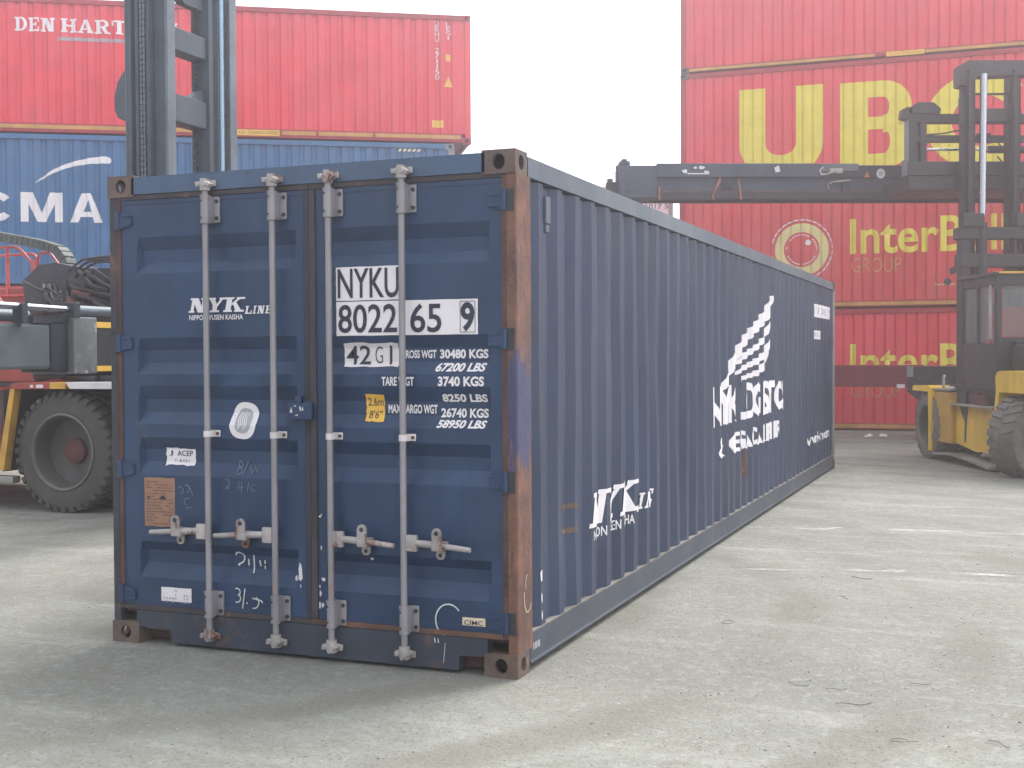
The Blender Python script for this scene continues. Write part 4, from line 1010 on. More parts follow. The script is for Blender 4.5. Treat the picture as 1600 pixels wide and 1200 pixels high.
hb('fender', 'machamber', lambda m: m.box(-6.88, -6.68, 4.461, 5.35, 1.2752, 1.340))
hb('fender', 'machamber', lambda m: (m.prism([(-7.40, 1.275), (-7.34, 1.275), (-7.50, .42), (-7.585, .42)], 'y', 4.462, 4.56)))
hb('fender', 'white_worn', lambda m: m.prism([(-6.68, 1.342), (-6.10, 1.345), (-6.10, 1.277), (-6.62, 1.277)], 'y', 4.46, 5.35))
hb('fender_sticker', 'white_worn', lambda m: (m.box(-7.13, -7.09, 4.455, 4.465, 1.287, 1.315), m.box(-7.05, -6.96, 4.455, 4.465, 1.285, 1.318)))
hb('bumper_bar', 'stepgrey', lambda m: m.box(-8.4, -7.40, 4.48, 4.60, .285, .36, .015))
# deck clutter
def deck(m):
    m.box(-9.6, -7.0, 4.7, 6.4, 1.29, 1.33); m.box(-7.2, -6.2, 5.0, 6.0, 1.36, 1.56, .03)
    m.tube([(-7.3, 4.75, 1.40), (-6.9, 4.7, 1.44), (-6.5, 4.75, 1.40)], .06, 10)
    m.box(-7.0, -6.1, 4.75, 5.3, 1.36, 1.48, .02)
hb('deck', 'black', deck)
hb('deck_cover', 'machred', lambda m: (m.prism([(-9.4, 1.34), (-9.4, 1.95), (-7.75, 1.95), (-7.35, 1.62), (-7.1, 1.34)], 'y', 4.9, 5.9), m.box(-9.7, -8.69, 6.5, 7.4, 1.4, 2.47, .03)))
# red handrails
def rails(m):
    y = 6.5
    m.tube([(-9.9, y, 2.98), (-9.25, y, 2.975), (-9.17, y, 2.955), (-9.1, y, 2.90), (-8.74, y, 2.57), (-8.66, y, 2.50)], .018, 10)
    m.tube([(-9.9, y + .05, 2.87), (-9.0, y + .05, 2.885), (-8.95, y + .05, 2.86), (-8.93, y + .05, 2.80), (-8.93, y + .05, 2.36)], .016, 10)
    m.tube([(-8.86, y, 2.36), (-8.87, y, 2.83), (-8.83, y, 2.885), (-8.70, y, 2.885), (-8.66, y, 2.86), (-8.50, y, 2.68)], .016, 10)
    m.tube([(-9.35, y, 2.34), (-9.35, y, 2.97)], .022, 8)
hb('handrail', 'railred', rails, 40)
hb('handrail', 'railred', lambda m: (m.box(-8.955, -8.87, 6.47, 6.50, 2.33, 2.80), m.tube([(-9.9, 6.45, 2.37), (-8.69, 6.45, 2.365)], .014, 8), m.tube([(-9.9, 6.2, 2.38), (-9.28, 6.2, 2.38), (-9.2, 6.2, 2.33), (-8.92, 6.2, 1.98)], .014, 8)), 40)
# drag chain: ribbed links on a curve
def dchain(m):
    y = 6.4
    pts = [(-9.75, 3.17), (-9.46, 3.12), (-9.2, 3.07), (-8.86, 3.01), (-8.62, 2.955), (-8.44, 2.90), (-8.34, 2.80), (-8.29, 2.68), (-8.28, 2.55)]
    fine = []
    for (a, b), (c, d) in zip(pts, pts[1:]):
        n_ = max(1, round(math.hypot(c - a, d - b) / .021))
        fine += [(a + (c - a) * k / n_, b + (d - b) * k / n_) for k in range(n_)]
    for i in range(0, len(fine) - 4, 4):
        a, b = fine[i]; c, d = fine[i + 4]; ang = math.atan2(d - b, c - a)
        m.box(a, a + .074, y - .09, y + .09, b - .055, b + .055, .008, rot=Matrix.Rotation(-ang, 3, 'Y'), org=(a, y, b))
    m.mi = 1
    m.tube([(a, y, b) for a, b in fine[::4]], .048, 8)
hb('drag_chain', ['chain', 'mastdk'], dchain)
# dark valve and hose block above the carriage
def clutter(m):
    m.prism([(-8.75, 2.52), (-8.62, 2.60), (-8.5, 2.70), (-8.25, 2.72), (-7.8, 2.64), (-6.6, 2.60), (-6.6, 2.46), (-8.0, 2.50), (-8.1, 2.3), (-8.2, 2.13), (-8.70, 2.13), (-8.72, 2.36)], 'y', 6.1, 6.6)
    m.box(-8.75, -6.5, 6.2, 6.6, 1.62, 2.12)
    m.box(-8.1, -6.6, 6.35, 6.6, 2.1, 2.5)
    for k in range(6):
        y = 5.95 + .03 * k
        m.tube([(-8.3 + .06 * k, y, 2.45), (-8.15 + .05 * k, y - .1, 2.28), (-7.95 + .05 * k, y - .12, 2.18), (-7.75, y, 2.12)], .022, 8)
    for k in range(3):
        m.tube([(-8.05 + .1 * k, 6.1, 2.62), (-7.8 + .1 * k, 6.05, 2.74 - .02 * k), (-7.4, 6.0, 2.76 - .03 * k), (-6.9, 6.0, 2.70 - .03 * k)], .016, 8)
hb('valve_block', 'mastdk', clutter, 40)
def hoses(m):
    rg = random.Random(3)
    for k in range(12):
        x = -8.6 + rg.random() * 1.2; z = 2.2 + rg.random() * .35; y = 5.9 + rg.random() * .2
        m.tube([(x, y, z), (x + .12, y - .08, z + .06 * rg.uniform(-1, 1.5)), (x + .3, y - .1, z - .1 * rg.random()), (x + .45, y, z - .15)], .014 + .012 * rg.random(), 7)
    m.box(-8.4, -8.0, 6.0, 6.1, 2.36, 2.50, .01); m.box(-7.95, -7.7, 5.98, 6.1, 2.42, 2.52, .01); m.box(-8.55, -8.3, 6.02, 6.1, 2.18, 2.3, .01)
hb('hydraulic_hoses', 'rubber', hoses, 40)
hb('hydraulic_fitting', 'chrome', lambda m: [m.tube([(-8.0 + .012 * k, 5.9, 2.36 - .045 * k), (-7.96 + .012 * k, 5.88, 2.35 - .045 * k)], .014, 8) for k in range(6)] + [m.tube([(-8.22, 5.9, 2.45), (-8.2, 5.88, 2.44)], .016, 8)], 40)
hb('hydraulic_motor', 'rimred', lambda m: (m.tube([(-7.92, 5.95, 2.26), (-7.70, 5.9, 2.06)], .06, 12), m.tube([(-7.85, 5.95, 2.36), (-7.6, 5.95, 2.30)], .035, 10)), 40)
# mast ------------------------------------------------------------
def upright(y0, sgn, name):
    def f(m):
        Y = lambda d: y0 + sgn * d
        m.box(-6.02, -5.965, Y(0), Y(.20), .35, 7.4, .006)
        m.box(-5.965, -5.62, Y(.10), Y(.13), .35, 7.4)
        m.box(-5.93, -5.895, Y(.02), Y(.09), .5, 7.4, .004)
        m.box(-5.80, -5.76, Y(.03), Y(.09), .5, 7.4, .004)
    o = hb('mast_upright', 'mast', f)
    hb('mast_flange', 'mastlt', lambda m: m.box(-5.62, -5.585, min(y0, y0 + sgn * .20) + .085, max(y0, y0 + sgn * .20) + .01, .35, 7.4, .006), None, o)  # front flange coloured paler, as if catching the light
    hb('mast_flange', 'mastlt', lambda m: m.box(-6.035, -6.022, y0 - sgn * .004, y0 + sgn * .03, .35, 7.4), None, o)
    def ch(m):
        for xx in (-5.87, -5.835):
            for k in range(110): m.box(xx - .011, xx + .011, y0 + sgn * .045 - .012, y0 + sgn * .045 + .012, 1.2 + k * .056, 1.2 + k * .056 + .046)
    hb('lift_chain', 'mastlt' if sgn > 0 else 'mastdk', ch, None, o)
    return o
upright(4.56, 1, 'near'); up_far = upright(5.83, -1, 'far')
hb('inner_mast', 'mast', lambda m: (m.box(-5.92, -5.63, 4.70, 4.77, .5, 7.6), m.box(-5.82, -5.63, 5.40, 5.47, .5, 7.6)))
for z0, z1 in ((4.70, 4.93), (3.98, 4.26), (5.42, 5.70), (2.9, 3.1), (6.6, 6.85)):
    def xb(m):
        m.box(-5.86, -5.66, 4.775, 5.395, z0, z1, .01)
        if z0 > 5 and z0 < 6: m.prism([(4.775, 5.34), (4.95, 5.30), (5.1, 5.22), (5.39, 5.22), (5.39, 5.45), (4.775, 5.45)], 'x', -5.80, -5.70)
        if z0 < 4 and z0 > 3: m.prism([(5.15, 4.262), (5.39, 4.40), (5.39, 4.262)], 'x', -5.80, -5.70)
    hb('mast_cross_beam', 'mast', xb)
hb('lift_cylinder', 'mastdk', lambda m: (m.tube([(-5.60, 5.57, .5), (-5.60, 5.57, 3.0)], .06, 14),), 40)
hb('cylinder_rod', 'mastrod', lambda m: (m.tube([(-5.60, 5.57, 3.0), (-5.60, 5.57, 7.3)], .032, 14), ), 40)
def ch2(m):
    for k in range(110): m.box(-5.81, -5.77, 5.355, 5.39, 1.2 + k * .056, 1.2 + k * .056 + .044)
hb('lift_chain', 'mastdk', ch2)
hb('hose_pulley', 'mast', lambda m: m.prism([(-6.05, 4.50), (-6.16, 4.36), (-6.20, 4.22), (-6.20, 4.08), (-6.16, 4.0), (-6.05, 3.95)], 'y', 4.60, 4.72))
for o_ in HN.children:
    if o_.name.split('.')[0] in ('mast_upright', 'inner_mast', 'mast_cross_beam', 'lift_cylinder', 'cylinder_rod', 'hose_pulley', 'lift_chain'): o_.location.x += .07
hb('carriage', 'black', lambda m: (m.box(-5.44, -5.30, 4.3, 6.6, 1.2, 2.45, .02), m.box(-6.3, -5.95, 4.7, 6.2, .5, 1.3)))
# low spreader with its telescopic arm
hb('spreader_beam', 'black', lambda m: (m.box(-5.36, -4.98, 2.86, 7.95, 1.48, 1.88, .012), m.box(-5.30, -5.02, 2.57, 2.9, 1.52, 1.86)))
hb('spreader_stripe', 'yelstick', lambda m: (m.box(-4.982, -4.972, 2.9, 7.9, 1.845, 1.895), m.box(-4.982, -4.972, 2.9, 7.9, 1.475, 1.52)))
hb('spreader_arm', 'beam', lambda m: (m.box(-5.31, -5.01, -.7, 2.40, 1.50, 1.865, .025),))
hb('arm_end_shadow', 'mastdk', lambda m: m.box(-5.33, -5.0, 2.40, 2.60, 1.47, 1.90, .02))  # dark block added for the shadow at the arm's end
hb('spreader_head', 'beam', lambda m: m.box(-6.4, -3.96, -.9, -.7, 1.42, 1.86, .02))
hb('wear_plate', 'wornplate', lambda m: m.box(-5.38, -4.945, 2.60, 2.885, 1.455, 1.93, .012))
hb('extension_rod', 'chrome', lambda m: m.tube([(-5.0, -.6, 2.035), (-5.0, 2.66, 1.988)], .028, 14), 40)
hb('extension_cylinder', 'mastlt', lambda m: m.tube([(-5.0, 2.64, 1.985), (-5.0, 5.2, 1.985)], .044, 14), 40)
hb('cylinder_lug', 'mastdk', lambda m: (m.box(-5.06, -4.94, 2.60, 2.68, 1.92, 2.05, .01), m.box(-5.05, -4.95, 2.03, 2.09, 1.86, 2.02), m.box(-5.2, -5.0, 2.2, 2.62, 1.87, 1.93)))
hb('hose', 'mastlt', lambda m: m.tube([(-5.15, -.3, 1.93), (-5.15, 1.9, 1.93), (-5.15, 2.28, 1.93)], .05, 12), 40)
hb('lower_frame', 'black', lambda m: m.box(-5.4, -5.05, 2.62, 6.5, 1.435, 1.475))

# ------------------------------------------------------------------ right: yellow forklift
ANG = math.atan2(.4, .917)
FK = thing('forklift', 'large yellow forklift with black cab and tall black mast at the right', 'forklift', (2.276, 14.64, 0), ANG)
def fb_(name, mats, fn, smooth=None, parent=None):
    mb = MB(); fn(mb); return mb.build(name, mats, parent or FK, smooth)
wheel(FK, (-1.06, .10, .51), -math.pi / 2, .51, .36, 'tyrepale', 'rim', 24); wheel(FK, (-.66, .10, .51), -math.pi / 2, .51, .36, 'tyre', 'rim', 24)
wheel(FK, (1.06, 0, .51), math.pi / 2, .51, .36, 'tyrepale', 'rim', 24); wheel(FK, (.66, 0, .51), math.pi / 2, .51, .36, 'tyre', 'rim', 24)
wheel(FK, (-1.03, -2.85, .52), R(28), .52, .42, 'tyrepale', 'rimred', 24); wheel(FK, (.98, -2.85, .52), R(28), .52, .42, 'tyrepale', 'rimred', 24)
fb_('axle', 'mastdk', lambda m: (m.tube([(-.9, 0, .51), (.9, 0, .51)], .12, 12), m.box(-.9, .9, -2.95, -2.7, .42, .66), m.box(-.8, .8, -2.2, -.1, .22, .6)))
# front fender and side panel
fb_('front_fender', 'machyel', lambda m: (m.prism([(.62, 1.03), (.58, 1.10), (-.06, 1.11), (-.16, 1.08), (-.16, .02 + .12), (-.07, .14), (-.05, 1.02), (.5, 1.02)], 'x', -1.27, -.45), m.prism([(.62, 1.03), (.58, 1.10), (-.06, 1.11), (-.16, 1.08), (-.16, .14), (-.07, .14), (-.05, 1.02), (.5, 1.02)], 'x', .45, 1.27)))
fb_('side_panel', 'machamber', lambda m: (m.box(-1.22, 1.22, -.80, -.165, .28, 1.03, .03),))
fb_('side_panel', 'machyel', lambda m: (m.prism([(-.81, .30), (-.81, .84), (-2.3, .84), (-2.3, .25), (-1.5, .22)], 'x', -1.14, 1.14),))
fb_('foot_step', 'stepgrey', lambda m: (m.box(-1.25, -1.02, -2.28, -.82, .845, .875, .008), m.prism([(-.2, .12), (-.9, .155), (-1.5, .125), (-2.2, .07), (-2.2, .035), (-1.5, .09), (-.9, .12), (-.2, .09)], 'x', -1.26, -1.0), m.box(-1.24, -1.0, -.8, -.17, 1.045, 1.075, .006)))
fb_('oil_stain', 'mastdk', lambda m: (m.prism([(-.95, .838), (-1.25, .838), (-1.2, .60), (-1.17, .33), (-1.12, .33), (-1.13, .62), (-1.0, .75)], 'x', -1.1435, -1.139),))
fb_('step_well', 'black', lambda m: (m.box(-1.12, .9, -2.25, -.5, .88, 1.14), m.box(-1.15, -.95, -1.2, -.85, .88, 1.05, .02)))
fb_('battery_box', 'rimred', lambda m: (m.box(-1.2, -.98, -1.95, -1.55, .88, 1.02, .02), m.tube([(-1.15, -1.6, 1.0), (-1.18, -1.75, 1.07), (-1.15, -1.9, 1.02)], .02, 8)))
fb_('lever', 'stepgrey', lambda m: m.tube([(-1.12, -.28, 1.07), (-1.12, -.28, 1.24), (-1.10, -.26, 1.26)], .022, 8), 40)
fb_('rag', 'white_worn', lambda m: m.box(-1.15, -1.0, -.72, -.48, 1.075, 1.11, .015))
# rear fender and counterweight
def cw(m):
    m.prism([(-2.42, 1.08), (-2.40, 1.28), (-2.46, 1.345), (-2.56, 1.36), (-3.75, 1.36), (-3.75, 1.06), (-3.4, 1.08)], 'x', -1.25, 1.25)
    m.prism([(-2.28, .40), (-2.42, 1.08), (-2.52, 1.08), (-2.40, .58)], 'x', -1.25, -.62)
    m.prism([(-2.28, .40), (-2.42, 1.08), (-2.52, 1.08), (-2.40, .58)], 'x', .62, 1.25)
    m.box(-.62, .62, -3.7, -2.3, .35, 1.06, .03)
fb_('counterweight', 'machyel', cw)
fb_('wheel_arch', 'rustdark', lambda m: (m.box(-.66, -.64, -3.5, -2.42, .6, 1.07), m.box(-1.2, -.66, -2.40, -2.37, .6, 1.07)))
fb_('scratch', 'mastdk', lambda m: (m.prism([(-.80, 1.30), (-.78, 1.31), (-.90, 1.14), (-.93, 1.13)], 'y', -3.7515, -3.745),))
# engine hood behind the cab
fb_('engine_hood', 'black', lambda m: m.box(-1.0, 1.0, -3.6, -2.32, 1.365, 1.70, .05))
# cab ----------------------------------------------------------
F0, F1, S0, S1, ZB, ZT = -2.22, -1.02, -1.16, .72, 1.15, 2.62
def cabf(m):
    pw = .07
    for s in (S0, S1 - pw):
        for f in (F0, F1 - pw): m.box(s, s + pw, f, f + pw, ZB, ZT, .012)
    m.box(S0, S1, F0, F1, ZB - .05, ZB, .01)
    m.box(S0 + .002, S1 - .002, F0 + .07, F1 - .07, ZT - .12, ZT, .01)
    m.box(S0 + .004, S0 + .05, F0 + .07, F1 - .07, ZB, 1.72)
    m.box(S1 - .05, S1 - .004, F0 + .07, F1 - .07, ZB, 1.72)
    m.box(S0 + .07, S1 - .07, F0 + .004, F0 + .05, ZB, 1.80); m.box(S0 + .07, S1 - .07, F1 - .05, F1 - .004, ZB, 1.6)
    m.box(S0 + .07, S1 - .07, F0 + .004, F0 + .05, 2.50, ZT)
    m.box(S0 + .004, S0 + .05, -1.62, -1.56, 1.72, 2.5)
    m.box(S0 - .02, S1 + .02, F0 - .03, F1 + .05, ZT, ZT + .055, .02)
fb_('cab_frame', 'black', cabf)
fb_('grab_rail', 'stepgrey', lambda m: m.tube([(S0 - .03, F0 + .11, 1.78), (S0 - .035, F0 + .11, 2.50)], .024, 8), 40)
fb_('roof_edge', 'machamber', lambda m: m.box(S0 + .02, S1 + .02, F0 - .036, F0 - .028, ZT + .03, ZT + .058))
fb_('rear_window', 'glass', lambda m: m.box(S0 + .09, S1 - .09, F0 + .02, F0 + .028, 1.81, 2.49))
fb_('side_window', 'glass', lambda m: (m.box(S0 + .02, S0 + .027, F0 + .09, -1.63, 1.73, 2.49), m.box(S0 + .02, S0 + .027, -1.55, F1 - .08, 1.73, 2.49)))
fb_('side_window', 'glass', lambda m: m.box(S1 - .027, S1 - .02, F0 + .09, F1 - .08, 1.73, 2.49))
fb_('windscreen', 'glass', lambda m: m.box(S0 + .09, S1 - .09, F1 - .03, F1 - .024, 1.61, 2.49))
def seat(m):
    m.box(-.95, -.4, -1.75, -1.2, 1.3, 1.48, .05); m.prism([(-1.02, 1.48), (-1.06, 1.75), (-1.04, 2.10), (-.94, 2.22), (-.64, 2.22), (-.50, 2.08), (-.42, 1.75), (-.44, 1.48)], 'y', -1.88, -1.76)
fb_('seat', 'seatred', seat)
fb_('steering_wheel', 'black', lambda m: (m.tube([(-.2 + .18 * math.cos(R(k * 20)), -1.15 + .06 * math.sin(R(k * 20)), 1.85 + .14 * math.sin(R(k * 20))) for k in range(19)], .014, 8), m.tube([(-.2, -1.1, 1.4), (-.2, -1.15, 1.85)], .03, 8)), 40)
fb_('wiper', 'mastdk', lambda m: m.tube([(-.55, F0 - .005, 2.25), (-.25, F0 - .008, 2.48)], .008, 6))
fb_('air_intake', 'black', lambda m: (m.box(-.92, .5, F0 - .10, F0 - .002, 1.50, 1.73, .02), m.box(-.95, .53, F0 - .105, F0 - .004, 1.725, 1.75, .008)))
fb_('mirror_bracket', 'mastdk', lambda m: (m.tube([(-.64, .55, 2.85), (-.70, .5, 2.82)], .015, 6), m.lathe([(-.012, .001), (-.012, .055), (.012, .055), (.012, .001)], (-.70, .45, 2.87), 'y', 14), m.lathe([(-.012, .001), (-.012, .055), (.012, .055), (.012, .001)], (-.78, .45, 2.70), 'y', 14)))
fb_('panel_sticker', 'white', lambda m: (m.box(-.57, -.505, .40, .405, 2.34, 2.56),))
# mast ------------------------------------------------------------
def fmast(m):
    for s0, s1 in ((-.50, -.33), (.21, .38)):
        m.box(s0, s1, .50, .62, .15, 6.0, .008); m.box(s0 + .02, s0 + .06, .38, .50, .15, 5.95); m.box(s0 - .0, s0 + .10, .62, .72, .15, 6.02)
    m.prism([(-.60, 6.02), (-.46, 6.10), (.62, 6.10), (.62, 5.88), (.42, 5.88), (-.13, 5.86), (-.30, 5.86), (-.50, 5.70), (-.60, 5.72)], 'y', .44, .70)
    m.box(-.40, .40, .52, .66, 5.17, 5.38, .01); m.box(-.40, .40, .56, .62, 5.60, 5.625)
    m.box(-.64, .66, .34, .60, 3.35, 3.53, .01); m.box(-.62, .66, .34, .60, 2.92, 3.12, .01); m.box(-.54, .5, .4, .6, 1.0, 1.3)
    m.box(-.60, -.26, .30, .5, 3.53, 3.74, .02); m.box(.24, .52, .30, .5, 3.53, 3.74, .02)
    m.box(-.6, -.48, .36, .56, .9, 3.36, .01); m.box(.42, .56, .36, .56, .9, 3.36, .01)
fb_('mast', 'black', fmast)
fb_('mast_flange', 'mastdk', lambda m: (m.box(-.57, -.505, .47, .58, 5.1, 5.55, .008), m.box(-.54, -.502, .5, .6, 2.0, 5.7), m.box(.18, .205, .5, .56, 5.2, 5.6)))
fb_('cylinder_rod', 'chrome', lambda m: (m.tube([(-.265, .40, 3.7), (-.245, .40, 5.88)], .054, 16), m.tube([(.435, .40, 3.7), (.455, .40, 5.88)], .054, 16)), 40)
fb_('lift_cylinder', 'black', lambda m: (m.tube([(-.29, .40, .5), (-.27, .40, 3.6)], .085, 16), m.tube([(.42, .40, .5), (.43, .40, 3.6)], .085, 16)), 40)
# carriage
def carr(m):
    for a, b in ((-1.27, -.98), (.98, 1.27)):
        m.box(a, a + .12, .78, .95, 4.58, 5.30, .01); m.box(b - .10, b, .80, .93, 4.58, 5.30, .01); m.box(a + .12, b - .10, .86, .90, 4.6, 5.28)
    m.box(-1.27, 1.27, .80, .96, 5.21, 5.35, .01); m.box(-1.2, 1.2, .82, .92, 4.91, 5.02, .01)
    m.box(-1.30, 1.30, .76, 1.0, 4.38, 4.60, .012); m.box(-1.26, 1.26, .80, 1.9, 4.16, 4.38, .02)
    m.prism([(-1.22, 5.35), (-1.24, 5.45), (-1.13, 5.52), (-.88, 5.52), (-.77, 5.42), (-.78, 5.35)], 'y', .76, .98)
    m.prism([(-1.38, 5.28), (-1.36, 5.42), (-1.27, 5.46), (-1.25, 5.25)], 'y', .78, .96)
fb_('carriage', 'black', carr)
fb_('carriage_edge', 'mastlt', lambda m: (m.box(-1.285, -1.272, .78, .95, 4.6, 5.30), m.box(-1.31, -1.302, .76, 1.0, 4.38, 4.64)))
fb_('side_shift_rod', 'chrome', lambda m: m.tube([(-1.0, .86, 4.80), (.05, .86, 4.80)], .022, 10), 40)
fb_('side_shift_cylinder', 'black', lambda m: (m.tube([(.02, .86, 4.80), (.9, .86, 4.80)], .06, 12), m.tube([(-.18, .80, 5.0), (.02, .80, 5.0)], .05, 10)), 40)
fb_('hose', 'rubber', lambda m: (m.tube([(-.97, .8, 5.02), (-.7, .78, 5.04), (-.4, .76, 5.10)], .012, 6), m.tube([(.0, .78, 5.0), (.12, .74, 4.9), (.24, .74, 4.74)], .012, 6), m.tube([(.12, .76, 4.68), (.2, .74, 4.58), (.28, .74, 4.5)], .012, 6)))

# ------------------------------------------------------------------ the dark spreader the forklift holds up
RK = thing('lifting_spreader', 'long dark lifting spreader beam held level in the air by the yellow forklift', 'spreader', (2.276 - .4 * 1.9, 14.64 + .917 * 1.9, 4.16), ANG)
def rb(name, mats, fn, smooth=None, parent=None):
    mb = MB(); fn(mb); return mb.build(name, mats, parent or RK, smooth)
X0, X1, DW = -5.68, 6.25, 0.62
for y0, y1, s in ((0, .18, 1), (DW - .18, DW, -1)):
    rb('side_beam', 'rackdk', lambda m: (m.box(X0 + .20, X1 - .2, y0 + (.0 if s > 0 else .1), y1 - (.1 if s > 0 else 0), .0, .11, .008),))
    rb('side_beam_web', 'rackpaint', lambda m: (m.box(X0 + .62, X1 - .62, y0 + (.09 if s > 0 else .03), y1 - (.03 if s > 0 else .09), .11, .36),))
    rb('side_beam_lip', 'rustdark', lambda m: (m.box(X0 + .20, X1 - .2, y0 - (.004 if s > 0 else -.02), y1 - (.02 if s > 0 else -.004), .11, .13),))
    for xa, xb_, sx in ((X0, X0 + 3.35, 1), (X1 - 3.35, X1, -1)):
        a, b = (X0 + .62, X0 + 3.35) if sx > 0 else (X1 - 3.35, X1 - .62)
        rb('telescopic_arm', 'rackpaint', lambda m: (m.box(a, b, y0 + (.0 if s > 0 else .02), y1 - (.02 if s > 0 else 0), .36, .585, .012),))
        e0, e1 = (X0, X0 + .62) if sx > 0 else (X1 - .62, X1)
        rb('end_block', 'rackpaint', lambda m: (m.box(e0, e1, y0 - (.006 if s > 0 else 0), y1 + (0 if s > 0 else .006), .02, .55, .012), m.box(e0 + (.0 if sx > 0 else .44), e0 + (.18 if sx > 0 else .62), y0 + .01, y1 - .01, .55, .63, .03), m.box(e0 + (.04 if sx > 0 else .48), e0 + (.13 if sx > 0 else .57), y0 + .03, y1 - .03, .62, .665, .02)))
        rb('socket_hole', 'rackdk', lambda m: m.lathe([(-.0, .001), (-.0, .035), (.01, .035)], (e0 + .12 if sx > 0 else e1 - .12, y0 - .010 if s > 0 else y1 + .005, .12), 'y', 14))
    rb('centre_box', 'rackdk', lambda m: (m.box(X0 + 3.36, X1 - 3.36, y0 + (.04 if s > 0 else .02), y1 - (.02 if s > 0 else .04), .36, .56, .008),))
    rb('box_cover', 'beam', lambda m: m.box(X0 + 3.36, X0 + 3.98, y0 + (.03 if s > 0 else .01), y1 - (.01 if s > 0 else .03), .46, .585, .006))
rb('deck', 'rackdk', lambda m: (m.box(X0 + .2, X1 - .2, .19, DW - .19, .10, .20), m.box(X0 + .02, X0 + .2, .19, DW - .19, .05, .5), m.box(X1 - .2, X1 - .02, .19, DW - .19, .05, .5)))
rb('corner_lug', 'rackdk', lambda m: (m.box(X0 - .17, X0, DW - .2, DW - .02, .02, .34, .02), m.tube([(X0 - .1, DW - .1, .34), (X0 - .1, DW - .1, .40)], .05, 10)))
def RT(a, b, c, d, m='white_worn', polys=None):
    lay(poly_shape(polys or [rect(a, b, c, d)]), lambda u, v, o: (u, -.004 - o, v), 'marking', m, RK)
RT(0, 0, 0, 0, polys=[jag(-4.66, -4.54, .41, .50, 11), rect(-4.56, -4.20, .405, .425), jag(-4.30, -4.18, .405, .47, 9), jag(-4.46, -4.40, .49, .535, 8), jag(-4.38, -4.26, .485, .545, 10)])
RT(0, 0, 0, 0, polys=[jag(-3.13, -3.01, .41, .56, 14)])
lay(poly_shape([[(-1.61, .33), (-1.51, .33), (-1.56, .43)]]), lambda u, v, o: (u, .030 - o + .005, v + .03), 'marking', 'orange', RK)
lay(poly_shape([oval(-1.33, .42, .075, .085, 20, 0, 2)]), lambda u, v, o: (u, .034 - o, v), 'marking', 'greyink', RK)
lay(poly_shape(ring_polys(-1.33, .42, .045, .062, sy=1.1)), lambda u, v, o: (u, .031 - o, v), 'marking', 'white_worn', RK)
for (xx, z0, sw) in ((-5.03, .15, 0), (-4.02, .30, -.12), (-3.72, .27, .04)):
    rb('frayed_strap', 'rope', lambda m: (m.tube([(xx, -.02, z0 + .05), (xx + sw * .5, -.03, z0 * .6 + .02), (xx + sw, -.025, .06), (xx + sw + .01, -.03, -.02)], .014, 6), m.tube([(xx + .02, -.02, z0), (xx + sw, -.03, .09), (xx + sw - .02, -.03, .0)], .008, 6)))
for q_ in ((-3.95, -3.80, -.01, .06, .17, .31, .01), (-1.98, -1.85, .02, .08, .13, .28, .01), (-1.28, -1.16, .02, .08, .13, .24, .01)):
    rb('strap_bracket', 'rackdk', lambda m: m.box(*q_))
rb('strap_hook', 'galv_rust', lambda m: (m.tube([(-2.3, .0, .52), (-2.36, -.01, .47), (-2.34, -.02, .40), (-2.25, -.02, .40), (-2.10, -.02, .46)], .018, 8), m.box(-2.2, -1.98, -.02, .0, .42, .50, .008), m.tube([(-2.2, .03, .17), (-2.22, .02, .24), (-2.14, .02, .28), (-1.85, .02, .31)], .014, 8)))

# ------------------------------------------------------------------ red trailer behind the container
TL = thing('trailer', 'dark red empty trailer frame parked in front of the right stack', 'trailer', (-3.0, 17.5, 0))
def tb_(name, mats, fn, smooth=None):
    mb = MB(); fn(mb); return mb.build(name, mats, TL, smooth)
tb_('frame_beam', 'trailred', lambda m: (m.box(-4.8, 3.75, 0, .16, 1.0, 1.375, .01),)); tb_('frame_beam', 'trailred', lambda m: (m.box(-4.8, 3.75, 2.2, 2.36, 1.0, 1.375, .01),))
tb_('cross_member', 'trailred', lambda m: [m.box(x, x + .12, .162, 2.198, 1.05, 1.3) for x in (-4.5, -2.8, -1.0, .8, 2.4)])
tb_('end_post', 'greypost', lambda m: m.box(3.59, 3.70, -.03, .0, 1.18, 1.37, .006))
tb_('end_block', 'black', lambda m: (m.prism([(3.60, 1.18), (3.60, .92), (3.74, .80), (4.05, .74), (4.5, .9), (4.5, 1.36), (3.76, 1.36)], 'y', -.02, 2.38), m.box(4.5, 5.4, .1, 2.3, 1.0, 1.34)))
tb_('reflector', 'white_worn', lambda m: m.box(3.42, 3.555, -.012, .0, .985, 1.05))
for x in (-3.9, -2.7):
    for y, rot in ((.1, 0), (2.25, math.pi)): wheel(TL, (x, y, .50), rot, .50, .30)
tb_('axle', 'mastdk', lambda m: (m.tube([(-3.9, .1, .5), (-3.9, 2.25, .5)], .06, 8), m.tube([(-2.7, .1, .5), (-2.7, 2.25, .5)], .06, 8), m.box(-4.1, -2.5, .25, .33, .5, 1.05), m.box(-4.1, -2.5, 2.03, 2.11, .5, 1.05)))
tb_('support_leg', 'mastdk', lambda m: (m.box(1.9, 2.02, .3, .42, .02, 1.05), m.box(1.85, 2.07, .25, .47, 0, .03), m.box(1.9, 2.02, 1.95, 2.07, .02, 1.05), m.box(1.85, 2.07, 1.9, 2.12, 0, .03)))

